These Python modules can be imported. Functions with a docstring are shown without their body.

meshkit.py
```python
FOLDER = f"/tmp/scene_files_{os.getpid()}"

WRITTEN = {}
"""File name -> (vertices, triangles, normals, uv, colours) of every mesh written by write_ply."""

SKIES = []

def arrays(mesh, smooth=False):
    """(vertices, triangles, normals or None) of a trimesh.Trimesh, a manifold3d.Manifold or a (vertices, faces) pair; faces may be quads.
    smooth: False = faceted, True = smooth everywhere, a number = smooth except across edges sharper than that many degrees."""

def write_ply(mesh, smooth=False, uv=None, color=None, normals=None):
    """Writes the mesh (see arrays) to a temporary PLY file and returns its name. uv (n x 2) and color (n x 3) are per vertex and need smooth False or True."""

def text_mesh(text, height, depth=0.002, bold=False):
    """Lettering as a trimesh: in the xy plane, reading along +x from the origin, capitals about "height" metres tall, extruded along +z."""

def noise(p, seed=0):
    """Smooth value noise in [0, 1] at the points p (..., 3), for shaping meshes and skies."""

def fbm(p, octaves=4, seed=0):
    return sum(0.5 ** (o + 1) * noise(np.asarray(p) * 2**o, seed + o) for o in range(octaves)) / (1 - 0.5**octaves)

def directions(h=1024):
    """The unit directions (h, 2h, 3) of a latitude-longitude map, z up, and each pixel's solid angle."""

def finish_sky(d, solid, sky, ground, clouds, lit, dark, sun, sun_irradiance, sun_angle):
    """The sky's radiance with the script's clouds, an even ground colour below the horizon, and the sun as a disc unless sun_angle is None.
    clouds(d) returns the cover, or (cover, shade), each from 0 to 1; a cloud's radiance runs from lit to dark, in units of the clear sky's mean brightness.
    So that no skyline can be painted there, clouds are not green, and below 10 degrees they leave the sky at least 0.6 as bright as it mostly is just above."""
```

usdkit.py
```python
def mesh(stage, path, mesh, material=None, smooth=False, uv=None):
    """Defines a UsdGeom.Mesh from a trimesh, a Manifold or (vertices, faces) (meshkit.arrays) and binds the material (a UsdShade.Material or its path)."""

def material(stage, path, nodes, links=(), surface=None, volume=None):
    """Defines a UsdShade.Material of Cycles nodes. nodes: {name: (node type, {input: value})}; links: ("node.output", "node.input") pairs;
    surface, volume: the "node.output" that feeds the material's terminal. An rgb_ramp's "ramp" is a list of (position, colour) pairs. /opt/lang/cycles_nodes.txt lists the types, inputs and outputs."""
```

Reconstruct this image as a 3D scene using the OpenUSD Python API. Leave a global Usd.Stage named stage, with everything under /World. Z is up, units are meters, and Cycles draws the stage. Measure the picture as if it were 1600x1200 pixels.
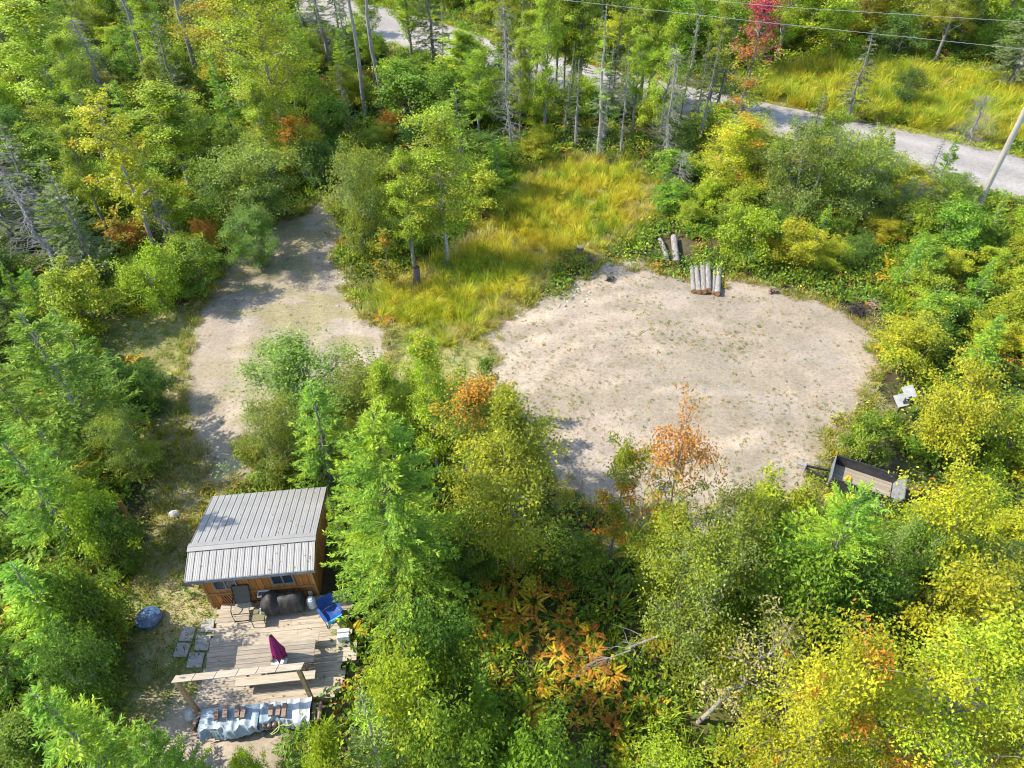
import math, numpy as np, trimesh, usdkit, meshkit
from pxr import Usd, UsdGeom, UsdLux, UsdShade, Sdf, Gf, Vt

# ------------------------------------------------------------------ camera, sky, sun
stage = Usd.Stage.CreateInMemory()
UsdGeom.SetStageUpAxis(stage, 'Z'); UsdGeom.SetStageMetersPerUnit(stage, 1.0)
UsdGeom.Xform.Define(stage, '/World')
CAM_H, PITCH, FPX = 22.0, math.radians(43.0), 1109.0          # drone height, look-down angle, focal length in photo pixels
SUN_EL, SUN_DIR = math.radians(43.0), np.array([-1.0, 0.05])   # low sun on the left
SUN_I, SKY_S, EXPO = 0.90, 0.15, 1.40
cam = UsdGeom.Camera.Define(stage, '/World/camera')
cam.CreateHorizontalApertureAttr(36.0); cam.CreateVerticalApertureAttr(27.0)
cam.CreateFocalLengthAttr(36.0 * FPX / 1600); cam.CreateClippingRangeAttr((0.5, 2000.0))
cam.CreateExposureAttr(EXPO)
cam.AddTranslateOp().Set((0, 0, CAM_H)); cam.AddRotateXOp().Set(90 - math.degrees(PITCH))

SUN_DIR = SUN_DIR / np.linalg.norm(SUN_DIR)
ROT = math.atan2(SUN_DIR[0], SUN_DIR[1])
usdkit.material(stage, '/World/Looks/sky', {
    's': ('sky_texture', {'sky_type': 'single_scattering', 'sun_disc': False, 'sun_elevation': SUN_EL, 'sun_rotation': ROT}),
    'b': ('background_shader', {'strength': SKY_S})}, [('s.color', 'b.color')], surface='b.background')
dome = UsdLux.DomeLight.Define(stage, '/World/sky')
UsdShade.MaterialBindingAPI.Apply(dome.GetPrim()).Bind(UsdShade.Material.Get(stage, '/World/Looks/sky'))
dome.GetPrim().SetCustomDataByKey('kind', 'structure')
sun = UsdLux.DistantLight.Define(stage, '/World/sun')
sun.CreateIntensityAttr(SUN_I); sun.CreateAngleAttr(0.53); sun.CreateNormalizeAttr(True); sun.CreateColorAttr((1.0, 0.91, 0.76))
sd = Gf.Vec3d(*(SUN_DIR * math.cos(SUN_EL)), math.sin(SUN_EL))
sun.AddTransformOp().Set(Gf.Matrix4d().SetRotate(Gf.Rotation(Gf.Vec3d(0, 0, 1), sd)))

# ------------------------------------------------------------------ helpers
_c, _s = math.cos(PITCH), math.sin(PITCH)
def G(px, py, z=0.0):
    """the point of the place at height z that the photograph shows at pixel (px, py)"""
    a, b = (px - 800) / FPX, (600 - py) / FPX
    dy, dz = _c + b * _s, -_s + b * _c
    t = (z - CAM_H) / dz
    return np.array([a * t, dy * t, z])
def depth(p):
    return p[1] * _c - (p[2] - CAM_H) * _s
def top_height(p, ty):
    """height of something standing at p whose top is seen in row ty"""
    b = (600 - ty) / FPX
    return float(CAM_H + p[1] * (-_s + b * _c) / (_c + b * _s))
def GP(poly, z=0.0):
    return np.array([G(x, y, z)[:2] for x, y in poly])
def inside(poly, x, y):
    poly = np.asarray(poly); r = np.zeros(np.shape(x), bool)
    j = len(poly) - 1
    for i in range(len(poly)):
        xi, yi = poly[i]; xj, yj = poly[j]
        hit = ((yi > y) != (yj > y)) & (x < (xj - xi) * (y - yi) / (yj - yi + 1e-12) + xi)
        r ^= hit; j = i
    return r
def poly_dist(poly, x, y, closed=True):
    poly = np.asarray(poly); d = np.full(np.shape(x), 1e9)
    n = len(poly)
    for i in range(n if closed else n - 1):
        a, b = poly[i], poly[(i + 1) % n]; ab = b - a
        t = np.clip(((x - a[0]) * ab[0] + (y - a[1]) * ab[1]) / (ab @ ab + 1e-12), 0, 1)
        d = np.minimum(d, np.hypot(x - a[0] - t * ab[0], y - a[1] - t * ab[1]))
    return d

_used = {}
def numbered(path):
    n = _used.get(path, 0); _used[path] = n + 1
    return path if n == 0 else f'{path}_{n:03d}'
def data(prim, label=None, cat=None, group=None, kind=None):
    for k, v in (('label', label), ('category', cat), ('group', group), ('kind', kind)):
        if v: prim.SetCustomDataByKey(k, v)
    return prim
def thing(name, label, cat, loc=(0, 0, 0), rz=0.0, group=None, kind=None, root='/World'):
    x = UsdGeom.Xform.Define(stage, numbered(f'{root}/{name}'))
    x.AddTranslateOp().Set(Gf.Vec3d(*map(float, loc)))
    if rz: x.AddRotateZOp().Set(math.degrees(rz))
    return data(x.GetPrim(), label, cat, group, kind)
def part(parent, name, mesh, mat, smooth=False, col=None, label=None, kind=None):
    path = parent.GetPath().pathString if not isinstance(parent, str) else parent
    p = numbered(f'{path}/{name}')
    if isinstance(mesh, MB): mesh = mesh.arr()
    m = usdkit.mesh(stage, p, mesh, mat if not isinstance(mat, str) else '/World/Looks/' + mat, smooth=smooth)
    if col is not None:
        pv = UsdGeom.PrimvarsAPI(m).CreatePrimvar('col', Sdf.ValueTypeNames.Color3fArray, 'vertex')
        pv.Set(Vt.Vec3fArray.FromNumpy(np.ascontiguousarray(col, np.float32)))
    return data(m.GetPrim(), label, None, None, kind)
def single(name, mesh, mat, label, cat, group=None, kind=None, smooth=False, col=None):
    p = part('/World', name, mesh, mat, smooth, col)
    return data(p, label, cat, group, kind)

class MB:
    def __init__(s): s.v, s.f, s.n = [], [], 0
    def add(s, v, f):
        v = np.asarray(v, float); f = np.asarray(f, int)
        if f.shape[1] == 4: f = np.vstack([f[:, [0, 1, 2]], f[:, [0, 2, 3]]])
        s.v.append(v); s.f.append(f + s.n); s.n += len(v); return s
    def box(s, x0, y0, z0, x1, y1, z1, M=None):
        v = np.array([[x, y, z] for z in (z0, z1) for y in (y0, y1) for x in (x0, x1)], float)
        if M is not None: v = v @ M[:3, :3].T + M[:3, 3]
        return s.add(v, [[0, 2, 3, 1], [4, 5, 7, 6], [0, 1, 5, 4], [2, 6, 7, 3], [0, 4, 6, 2], [1, 3, 7, 5]])
    def beam(s, a, b, w, t, up=(0, 0, 1)):
        """a bar from a to b, w wide, t thick (along up)"""
        a, b = np.asarray(a, float), np.asarray(b, float); d = b - a; L = np.linalg.norm(d); d /= L
        u = np.asarray(up, float); sd_ = np.cross(d, u)
        if np.linalg.norm(sd_) < 1e-6: sd_ = np.cross(d, [1, 0, 0])
        sd_ /= np.linalg.norm(sd_); u = np.cross(sd_, d)
        M = np.eye(4); M[:3, 0], M[:3, 1], M[:3, 2], M[:3, 3] = d, sd_, u, a
        return s.box(0, -w / 2, -t / 2, L, w / 2, t / 2, M)
    def tube(s, pts, r, sides=6, cap=True):
        p = np.asarray(pts, float); n = len(p); r = np.broadcast_to(np.asarray(r, float), (n,))
        t = np.gradient(p, axis=0); t /= np.linalg.norm(t, axis=1, keepdims=True) + 1e-12
        ref = np.array([0, 0, 1.0]) if abs(t[:, 2]).mean() < .8 else np.array([1.0, 0, 0])
        a = np.cross(t, ref); a /= np.linalg.norm(a, axis=1, keepdims=True) + 1e-12
        b = np.cross(t, a); g = np.arange(sides) * 2 * np.pi / sides
        v = (p[:, None] + r[:, None, None] * (np.cos(g)[None, :, None] * a[:, None] + np.sin(g)[None, :, None] * b[:, None])).reshape(-1, 3)
        i, j = np.meshgrid(np.arange(n - 1), np.arange(sides), indexing='ij')
        q = np.stack([i * sides + j, i * sides + (j + 1) % sides, (i + 1) * sides + (j + 1) % sides, (i + 1) * sides + j], -1).reshape(-1, 4)[:, ::-1]
        f = np.vstack([q[:, [0, 1, 2]], q[:, [0, 2, 3]]])
        if cap:
            v = np.vstack([v, p[:1], p[-1:]]); k = np.arange(sides)
            f = np.vstack([f, np.stack([np.full(sides, n * sides), k, (k + 1) % sides], 1),
                           np.stack([np.full(sides, n * sides + 1), (n - 1) * sides + (k + 1) % sides, (n - 1) * sides + k], 1)])
        return s.add(v, f)
    def tm(s, m, M=None):
        v = np.asarray(m.vertices)
        if M is not None: v = v @ M[:3, :3].T + M[:3, 3]
        return s.add(v, m.faces)
    def arr(s): return np.vstack(s.v), np.vstack(s.f)

def frame(o, ex, ey, ez):
    M = np.eye(4); M[:3, 0], M[:3, 1], M[:3, 2], M[:3, 3] = ex, ey, ez, o; return M
def rotz(a, o=(0, 0, 0)):
    return frame(o, (math.cos(a), math.sin(a), 0), (-math.sin(a), math.cos(a), 0), (0, 0, 1))

# ------------------------------------------------------------------ materials
def mat(name, nodes, links, surface='p.BSDF'):
    return usdkit.material(stage, '/World/Looks/' + name, nodes, links, surface=surface)
def simple(name, c1, c2, scale=6, rough=.7, stretch=(1, 1, 1), metallic=0, bump=.2, detail=4, bd=.02, spec=.3, per=0.0):
    """two-tone noise material with a little relief; per = how much each object varies"""
    n = {'t': ('texture_coordinate', {}), 'm': ('mapping', {'scale': stretch}), 'n': ('noise_texture', {'scale': scale, 'detail': detail, 'roughness': .62}),
         'r': ('rgb_ramp', {'ramp': [(.3, c1), (.7, c2)]}), 'b': ('bump', {'strength': bump, 'distance': bd}), 'o': ('object_info', {}),
         'mr': ('map_range', {'from_min': 0., 'from_max': 1., 'to_min': 1 - per, 'to_max': 1 + per}), 'h': ('hsv', {}),
         'p': ('principled_bsdf', {'roughness': rough, 'metallic': metallic, 'specular_ior_level': spec})}
    l = [('t.object', 'm.vector'), ('m.vector', 'n.vector'), ('n.fac', 'r.fac'), ('o.random', 'mr.value'), ('mr.result', 'h.value'), ('r.color', 'h.color'),
         ('h.color', 'p.base_color'), ('n.fac', 'b.height'), ('b.normal', 'p.normal')]
    return mat(name, n, l)
def leafmat(name, trans=.35, rough=.55, sat=1.0, spec=.25):
    mat(name, {'a': ('attribute', {'attribute': 'col'}), 'o': ('object_info', {}),
               'mr': ('map_range', {'to_min': .82, 'to_max': 1.18}), 'mh': ('map_range', {'to_min': .488, 'to_max': .512}), 'h': ('hsv', {'saturation': sat}),
               'p': ('principled_bsdf', {'roughness': rough, 'specular_ior_level': spec}), 't': ('translucent_bsdf', {}), 'x': ('mix_closure', {'fac': trans})},
        [('o.random', 'mr.value'), ('mr.result', 'h.value'), ('o.random', 'mh.value'), ('mh.result', 'h.hue'), ('a.color', 'h.color'), ('h.color', 'p.base_color'), ('h.color', 't.color'),
         ('p.BSDF', 'x.closure1'), ('t.BSDF', 'x.closure2')], surface='x.closure')
leafmat('leaf', .42, .5, spec=.35); leafmat('needle', .32, .6); leafmat('blade', .42, .6)
simple('bark_grey', (.10, .09, .08), (.26, .25, .23), 14, .9, (1, 1, .15), bump=.6)
simple('bark_pale', (.15, .14, .125), (.34, .325, .30), 9, .85, (1, 1, 2.0), bump=.4)
simple('bark_dark', (.05, .04, .03), (.14, .115, .09), 16, .9, (1, 1, .2), bump=.6)
simple('dead_wood', (.11, .105, .10), (.25, .245, .235), 10, .9, (1, 1, .3), bump=.4)
mat('ground', {'a': ('attribute', {'attribute': 'col'}), 'g': ('geometry', {}), 'n': ('noise_texture', {'scale': 7., 'detail': 6, 'roughness': .7}), 'n2': ('noise_texture', {'scale': 40., 'detail': 3, 'roughness': .7}),
               'r': ('rgb_ramp', {'ramp': [(.25, (.62, .60, .56)), (.5, (1, 1, 1)), (.75, (1.2, 1.2, 1.2))]}), 'r2': ('rgb_ramp', {'ramp': [(.3, (.72, .70, .68)), (.52, (1, 1, 1)), (.75, (1.15, 1.15, 1.15))]}),
               'm': ('mix_color', {'blend_type': 'multiply', 'fac': 1., 'use_clamp': False}), 'm2': ('mix_color', {'blend_type': 'multiply', 'fac': .9, 'use_clamp': False}),
               'b': ('bump', {'strength': .5, 'distance': .03}), 'b2': ('bump', {'strength': .4, 'distance': .015}), 'p': ('principled_bsdf', {'roughness': .95, 'specular_ior_level': .1})},
    [('g.position', 'n.vector'), ('g.position', 'n2.vector'), ('n.fac', 'r.fac'), ('n2.fac', 'r2.fac'), ('a.color', 'm.a'), ('r.color', 'm.b'), ('m.result', 'm2.a'), ('r2.color', 'm2.b'), ('m2.result', 'p.base_color'),
     ('n.fac', 'b.height'), ('n2.fac', 'b2.height'), ('b.normal', 'b2.normal'), ('b2.normal', 'p.normal')])
simple('roof_metal', (.215, .213, .208), (.27, .267, .26), 1.5, .5, metallic=.0, bump=.03, spec=.5)
simple('rib_metal', (.205, .203, .198), (.25, .247, .24), 2, .5, metallic=.0, bump=.02, spec=.5)
simple('seam', (.02, .02, .02), (.04, .04, .04), 4, .9)
simple('cedar', (.30, .105, .022), (.50, .205, .05), 5, .65, (6, 6, .6), bump=.3, per=.2)
simple('cedar_trim', (.30, .15, .055), (.42, .22, .09), 5, .65, (.8, 6, 6), bump=.3, per=.1)
simple('deck_wood', (.25, .205, .155), (.42, .365, .29), 4, .8, (.5, 7, 7), bump=.5, per=.14)
simple('rail_wood', (.22, .14, .07), (.36, .25, .13), 4, .75, (2, 2, 2), bump=.4, per=.12)
simple('table_wood', (.18, .155, .125), (.31, .27, .21), 4, .8, (.5, 7, 7), bump=.5, per=.12)
simple('window_dark', (.012, .014, .016), (.03, .033, .036), 2, .08, bump=0, spec=.6)
simple('black_metal', (.012, .012, .013), (.03, .03, .03), 8, .5, bump=.1, spec=.5)
simple('black_paint', (.014, .015, .019), (.04, .042, .05), 5, .45, bump=.1, spec=.5)
simple('grey_paint', (.10, .11, .12), (.20, .21, .22), 5, .5, bump=.1, spec=.5)
simple('galvanised', (.35, .36, .37), (.55, .56, .57), 7, .4, metallic=.6, bump=.1)
simple('cover_cloth', (.018, .018, .019), (.05, .048, .047), 4, .6, bump=.5, bd=.03)
simple('sling_cloth', (.09, .085, .07), (.15, .14, .115), 30, .8)
simple('tan_cloth', (.25, .22, .17), (.36, .32, .25), 30, .85)
simple('board_white', (.26, .27, .275), (.40, .41, .41), 5, .6, bump=.2)
simple('olive_cloth', (.12, .115, .06), (.20, .19, .11), 25, .85)
simple('white_plastic', (.58, .60, .61), (.70, .72, .73), 4, .4, bump=.05)
simple('cloudy_plastic', (.42, .47, .50), (.62, .67, .70), 4, .4, bump=.05)
simple('blue_cloth', (.008, .035, .16), (.02, .075, .29), 6, .6, bump=.3)
simple('cyan_cloth', (.02, .30, .55), (.05, .45, .70), 6, .6, bump=.2)
simple('pool_blue', (.02, .05, .11), (.07, .13, .23), 3, .16, bump=.5, bd=.05, spec=.6)
simple('tarp', (.13, .21, .28), (.36, .42, .46), 2.2, .5, bump=.5, bd=.04)
simple('tarp_white', (.28, .33, .37), (.50, .52, .54), 3, .5, bump=.5, bd=.04)
simple('purple_cloth', (.16, .008, .07), (.36, .02, .17), 7, .7, (5, 5, .6), bump=.5, bd=.03)
simple('slab', (.25, .235, .22), (.37, .355, .34), 9, .9, bump=.3, per=.08)
simple('stone_pale', (.30, .295, .28), (.52, .51, .485), 5, .9, bump=.5, per=.15)
simple('stone_dark', (.10, .10, .10), (.22, .21, .20), 6, .9, bump=.5, per=.15)
simple('log_bark', (.10, .092, .085), (.30, .28, .255), 6, .9, (3, .5, 3), bump=.7, per=.12)
simple('log_end', (.26, .12, .05), (.42, .22, .10), 12, .85, bump=.2, per=.1)
simple('block_wood', (.15, .105, .08), (.28, .21, .165), 7, .85, (1, 5, 1), bump=.4, per=.2)
simple('rubber', (.012, .012, .012), (.025, .025, .025), 10, .8)
simple('hose', (.22, .30, .05), (.38, .46, .12), 6, .5)
simple('char', (.015, .014, .013), (.06, .055, .055), 14, .95, bump=.5)
simple('pole_wood', (.22, .20, .17), (.36, .34, .30), 5, .85, (3, 3, .2), bump=.4)
simple('wire', (.30, .31, .32), (.40, .41, .42), 3, .5, metallic=.5)
simple('asphalt', (.17, .165, .165), (.24, .235, .23), 1.2, .9, (.3, .3, 1), bump=.2, detail=8)
simple('shoulder', (.22, .195, .165), (.31, .28, .24), 5, .95, bump=.5)
mat('ditch', {'p': ('principled_bsdf', {'base_color': (.012, .014, .012), 'roughness': .06, 'specular_ior_level': .5}), 'n': ('noise_texture', {'scale': 3.}), 'b': ('bump', {'strength': .06}), 'g': ('geometry', {})},
    [('g.position', 'n.vector'), ('n.fac', 'b.height'), ('b.normal', 'p.normal')])

# ------------------------------------------------------------------ the ground
DRIVE = GP([(585, 262), (520, 290), (470, 325), (425, 350), (385, 385), (345, 425), (315, 470), (295, 515), (292, 560), (300, 610), (285, 640), (300, 700), (330, 760), (420, 760), (400, 700), (480, 645), (560, 612), (602, 590), (618, 552), (610, 520), (575, 490), (548, 430), (535, 380), (530, 335), (565, 300)])
YARD = GP([(772, 540), (800, 492), (850, 455), (880, 425), (960, 412), (1050, 408), (1130, 428), (1200, 440), (1290, 455), (1335, 478), (1368, 505), (1366, 560), (1378, 610), (1362, 655), (1330, 690), (1300, 735), (1260, 790), (1180, 835), (1080, 850), (960, 835), (880, 780), (820, 700), (778, 640), (762, 590)])
LINK = GP([(612, 515), (680, 545), (775, 520), (765, 600), (690, 605), (615, 580)])
LAWN = GP([(170, 492), (250, 478), (300, 490), (330, 560), (330, 620), (400, 640), (400, 760), (330, 800), (300, 905), (350, 945), (310, 1115), (430, 1140), (470, 1300), (120, 1300), (190, 1090), (215, 1000), (205, 900), (225, 820), (235, 720), (250, 620), (195, 545)])
SANDS = [(GP([(255, 900), (250, 780), (262, 690), (300, 650), (325, 740), (290, 800), (285, 900)]), .8), (GP([(150, 1300), (240, 1130), (300, 1110), (430, 1150), (440, 1300)]), 1.1), (GP([(220, 1120), (250, 1060), (300, 1085), (310, 1140)]), .5), (GP([(262, 860), (262, 770), (300, 740), (330, 800), (300, 870)]), .6), (GP([(310, 600), (400, 640), (390, 720), (330, 700)]), .5)]
ROAD_NEAR = GP([(1900, 420), (1600, 318), (1500, 289), (1340, 238), (1150, 198), (1000, 168), (870, 140), (760, 112), (690, 98), (600, 72), (480, 45), (300, 10)])
ROAD_FAR = GP([(1900, 325), (1600, 246), (1460, 214), (1330, 192), (1140, 152), (1000, 122), (880, 92), (760, 58), (690, 36), (620, 14), (520, -10), (330, -45)])
ROAD_MID = (ROAD_NEAR + ROAD_FAR) / 2
GRASS = GP([(565, 500), (555, 470), (590, 440), (650, 440), (700, 395), (770, 330), (830, 270), (900, 245), (1000, 250), (1030, 290), (1015, 340), (985, 380), (910, 400), (870, 425), (800, 478), (750, 520), (680, 545), (610, 515)])
VERGE = GP([(1180, 120), (1330, 95), (1480, 118), (1640, 140), (1640, 232), (1500, 210), (1330, 180), (1200, 160)])

rg = np.random.default_rng(7)
xs = np.concatenate([-np.geomspace(400, 19, 26), np.arange(-18.4, 21.4, .16), np.geomspace(22, 400, 26)])
ys = np.concatenate([[-150, -60, -20, -6, 0, 3], np.arange(5.5, 46, .16), np.arange(46.5, 90, 1.2), np.geomspace(92, 500, 16)])
XX, YY = np.meshgrid(xs, ys)
P3 = np.stack([XX, YY, 0 * XX], -1)
nz = meshkit.fbm(P3 * .55, 4, 3); nz2 = meshkit.fbm(P3 * 1.9, 4, 9); nz3 = meshkit.fbm(P3 * .16, 3, 5); nf = meshkit.fbm(P3 * 5, 3, 15)
def sdf(poly, wob=1.6):
    d = poly_dist(poly, XX, YY); d = np.where(inside(poly, XX, YY), d, -d)
    return d + (nz - .5) * wob + (nz2 - .5) * wob * .55
def sstep(a, b, v):
    t = np.clip((v - a) / (b - a), 0, 1); return t * t * (3 - 2 * t)
dirt = np.maximum(sstep(-.35, .45, sdf(DRIVE)), sstep(-.4, .5, sdf(YARD, 3.0)))
for p, k in SANDS: dirt = np.maximum(dirt, k * sstep(-.5, .6, sdf(p, 2.2)))
dirt = np.clip(dirt, 0, 1)
lawn = sstep(-.5, .5, sdf(LAWN)) * (1 - dirt)
link = sstep(-.8, .6, sdf(LINK, 2)) * (1 - dirt)
gold = sstep(-.8, .6, sdf(GRASS)) * (1 - dirt)
verge = sstep(-1.5, .8, sdf(VERGE, 2))
# thin grass growing into the drive left of the yard, pale wheel tracks, greyer stony patches
tone = np.array([.305, .258, .20])[None, None] * (1 + .40 * (nz3 - .5) + .42 * (nz - .5) + .26 * (nz2 - .5))[..., None]
grey = sstep(.56, .70, meshkit.fbm(P3 * .42 + 31, 3, 21))[..., None] * .36
tone = tone * (1 - grey) + np.array([.27, .25, .22]) * grey
pink = sstep(.55, .72, meshkit.fbm(P3 * .25 + 7, 3, 33))[..., None] * .4
tone = tone * (1 - pink) + np.array([.335, .282, .236]) * pink
dry = sstep(.46, .66, meshkit.fbm(P3 * np.array([.5, .8, 1]) + 17, 6, 61) + .25 * (nf - .5))[..., None] * (.42 * (XX > -5) + .25)[..., None]
tone = tone * (1 - dry) + np.array([.215, .188, .14]) * dry
dg = GP([(390, 420), (470, 340), (560, 300), (540, 440), (420, 520)])
olive = (sstep(.47, .62, meshkit.fbm(P3 * np.array([.5, .9, 1]) + 3, 4, 41)) * np.where(YY > 26, .75, .42))[..., None] * sstep(-2, 1, sdf(DRIVE))[..., None] * (XX < -5)[..., None]
tone = tone * (1 - olive) + np.array([.22, .20, .10]) * olive
yc = G(1060, 640); rr_ = np.hypot(XX - yc[0], (YY - yc[1]) * 1.25) + .8 * nz3; arcs = np.sin(rr_ * 3.6) * .5 + .5
tone = tone * (1 + ((arcs > .70) * .085 - (arcs < .18) * .05) * sstep(.42, .56, nz3) * (XX > -4))[..., None]
track = np.sin((XX + .27 * YY + 1.5 * nz3) * 3.1) * .5 + .5
tone = tone * (1 + ((track > .72) * .12 * (XX < -4) * (XX > -14))[..., None])
floor = np.array([.075, .062, .036]) * (1 + .9 * (nz2 - .5))[..., None]
floor = floor + np.array([.03, .045, .0]) * sstep(.45, .65, nz)[..., None]
lawn_c = np.array([.235, .225, .095]) * (1 + .5 * (nz - .5) + .35 * (nz2 - .5))[..., None]
straw = sstep(.48, .64, meshkit.fbm(P3 * .7 + 11, 3, 51))[..., None]
lawn_c = lawn_c * (1 - .6 * straw) + np.array([.40, .335, .215]) * .6 * straw
gold_c = np.array([.22, .21, .05]) * (1 + .6 * (nz2 - .5))[..., None]
C = floor
for m_, c_ in ((verge, np.array([.20, .20, .05])), (link, lawn_c * 1.25), (gold, gold_c), (lawn, lawn_c), (dirt, tone)):
    C = C * (1 - m_[..., None]) + c_ * m_[..., None]
rd = poly_dist(ROAD_MID, XX, YY, False)
off = np.clip((rd - 4.0) / 3, 0, 1)
Z = (nz - .5) * np.where(dirt > .3, .06, .16) + (nz2 - .5) * np.where(dirt > .3, .05, .12) + (nf - .5) * .035
Z = (Z - .02) * off - .04 * (1 - off)
near_hut = np.clip((np.hypot((XX + 8), (YY - 12)) - 5.0) / 2, 0, 1)
Z = Z * (.35 + .65 * near_hut)
far = np.clip((np.hypot(XX, YY - 40) - 60) / 60, 0, 1)
Z = Z * (1 - far)
V = np.stack([XX, YY, Z], -1).reshape(-1, 3); nx = len(xs)
ii, jj = np.meshgrid(np.arange(len(ys) - 1), np.arange(nx - 1), indexing='ij')
Q = np.stack([ii * nx + jj, ii * nx + jj + 1, (ii + 1) * nx + jj + 1, (ii + 1) * nx + jj], -1).reshape(-1, 4)
Cf = np.clip(C.reshape(-1, 3), 0, .9)
lab = np.where(dirt > .5, 1, np.where(lawn > .5, 2, 0)).reshape(-1)[Q[:, 0]]
cen = V[Q].mean(1)
lab = np.where((lab == 1) & (cen[:, 0] < -3.2 + .12 * (cen[:, 1] - 22)), 3, lab)
def ground_piece(name, k):
    q = Q[lab == k]; u, inv = np.unique(q, return_inverse=True)
    nrm = None
    m = single(name, (V[u], inv.reshape(-1, 4)), 'ground', None, None, kind='structure', smooth=True, col=Cf[u])
for nm, k in (('forest_floor', 0), ('gravel_yard', 1), ('lawn', 2), ('driveway', 3)): ground_piece(nm, k)
def ground_z(x, y):
    i = np.clip(np.searchsorted(ys, y) - 1, 0, len(ys) - 2); j = np.clip(np.searchsorted(xs, x) - 1, 0, nx - 2)
    return (Z[i, j] + Z[i + 1, j] + Z[i, j + 1] + Z[i + 1, j + 1]) / 4
def dirt_at(x, y):
    i = np.clip(np.searchsorted(ys, y), 0, len(ys) - 1); j = np.clip(np.searchsorted(xs, x), 0, nx - 1); return dirt[i, j]
def strip(a, b, za, zb, n=8):
    rows = []
    for t in np.linspace(0, 1, n): rows.append(np.column_stack([a * (1 - t) + b * t, np.full(len(a), za * (1 - t) + zb * t)]))
    v = np.vstack(rows); k = len(a)
    return v, [[i * k + j, i * k + j + 1, (i + 1) * k + j + 1, (i + 1) * k + j] for i in range(n - 1) for j in range(k - 1)]
def dense(p, n=120):
    d = np.r_[0, np.cumsum(np.hypot(*np.diff(p, axis=0).T))]; t = np.linspace(0, d[-1], n)
    from scipy.interpolate import PchipInterpolator
    return np.column_stack([PchipInterpolator(d, p[:, 0])(t), PchipInterpolator(d, p[:, 1])(t)])
rn, rf_ = dense(ROAD_NEAR), dense(ROAD_FAR)
nrm_ = (rf_ - rn); nrm_ /= np.linalg.norm(nrm_, axis=1, keepdims=True)
wob = (meshkit.fbm(np.column_stack([rn * .8, 0 * rn[:, 0]]), 3, 4) - .5)[:, None]
sn, sf = rn - nrm_ * (.35 + .7 * wob), rf_ + nrm_ * (.45 + .7 * wob)
single('road_shoulder', strip(sn, sf, .0, .0), 'shoulder', None, None, kind='structure')
v, f = strip(rn + nrm_ * (.25 + .5 * wob), rf_ - nrm_ * (.25 + .5 * wob), 0, 0, 9)
v[:, 2] = np.repeat(.03 + .05 * np.sin(np.linspace(0, np.pi, 9)), 120)
lane = np.repeat([.80, .92, 1.10, .94, .86, .95, 1.10, .93, .80], 120); rv = meshkit.fbm(v * np.array([.35, .35, 1]), 4, 71); rv2 = meshkit.fbm(v * np.array([1.6, 1.6, 1]), 3, 72)
single('road', (v, f), 'ground', None, None, kind='structure', smooth=True, col=np.array([.30, .285, .27]) * (lane * (1 + .35 * (rv - .5) + .25 * (rv2 - .5)))[:, None])
dp = GP([(905, 226), (960, 236), (1020, 254), (1060, 268), (1035, 276), (985, 264), (930, 246)])
single('ditch_water', trimesh.creation.extrude_polygon(__import__('shapely').Polygon(dp).buffer(.3), .09), 'ditch', None, None, kind='structure')

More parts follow.
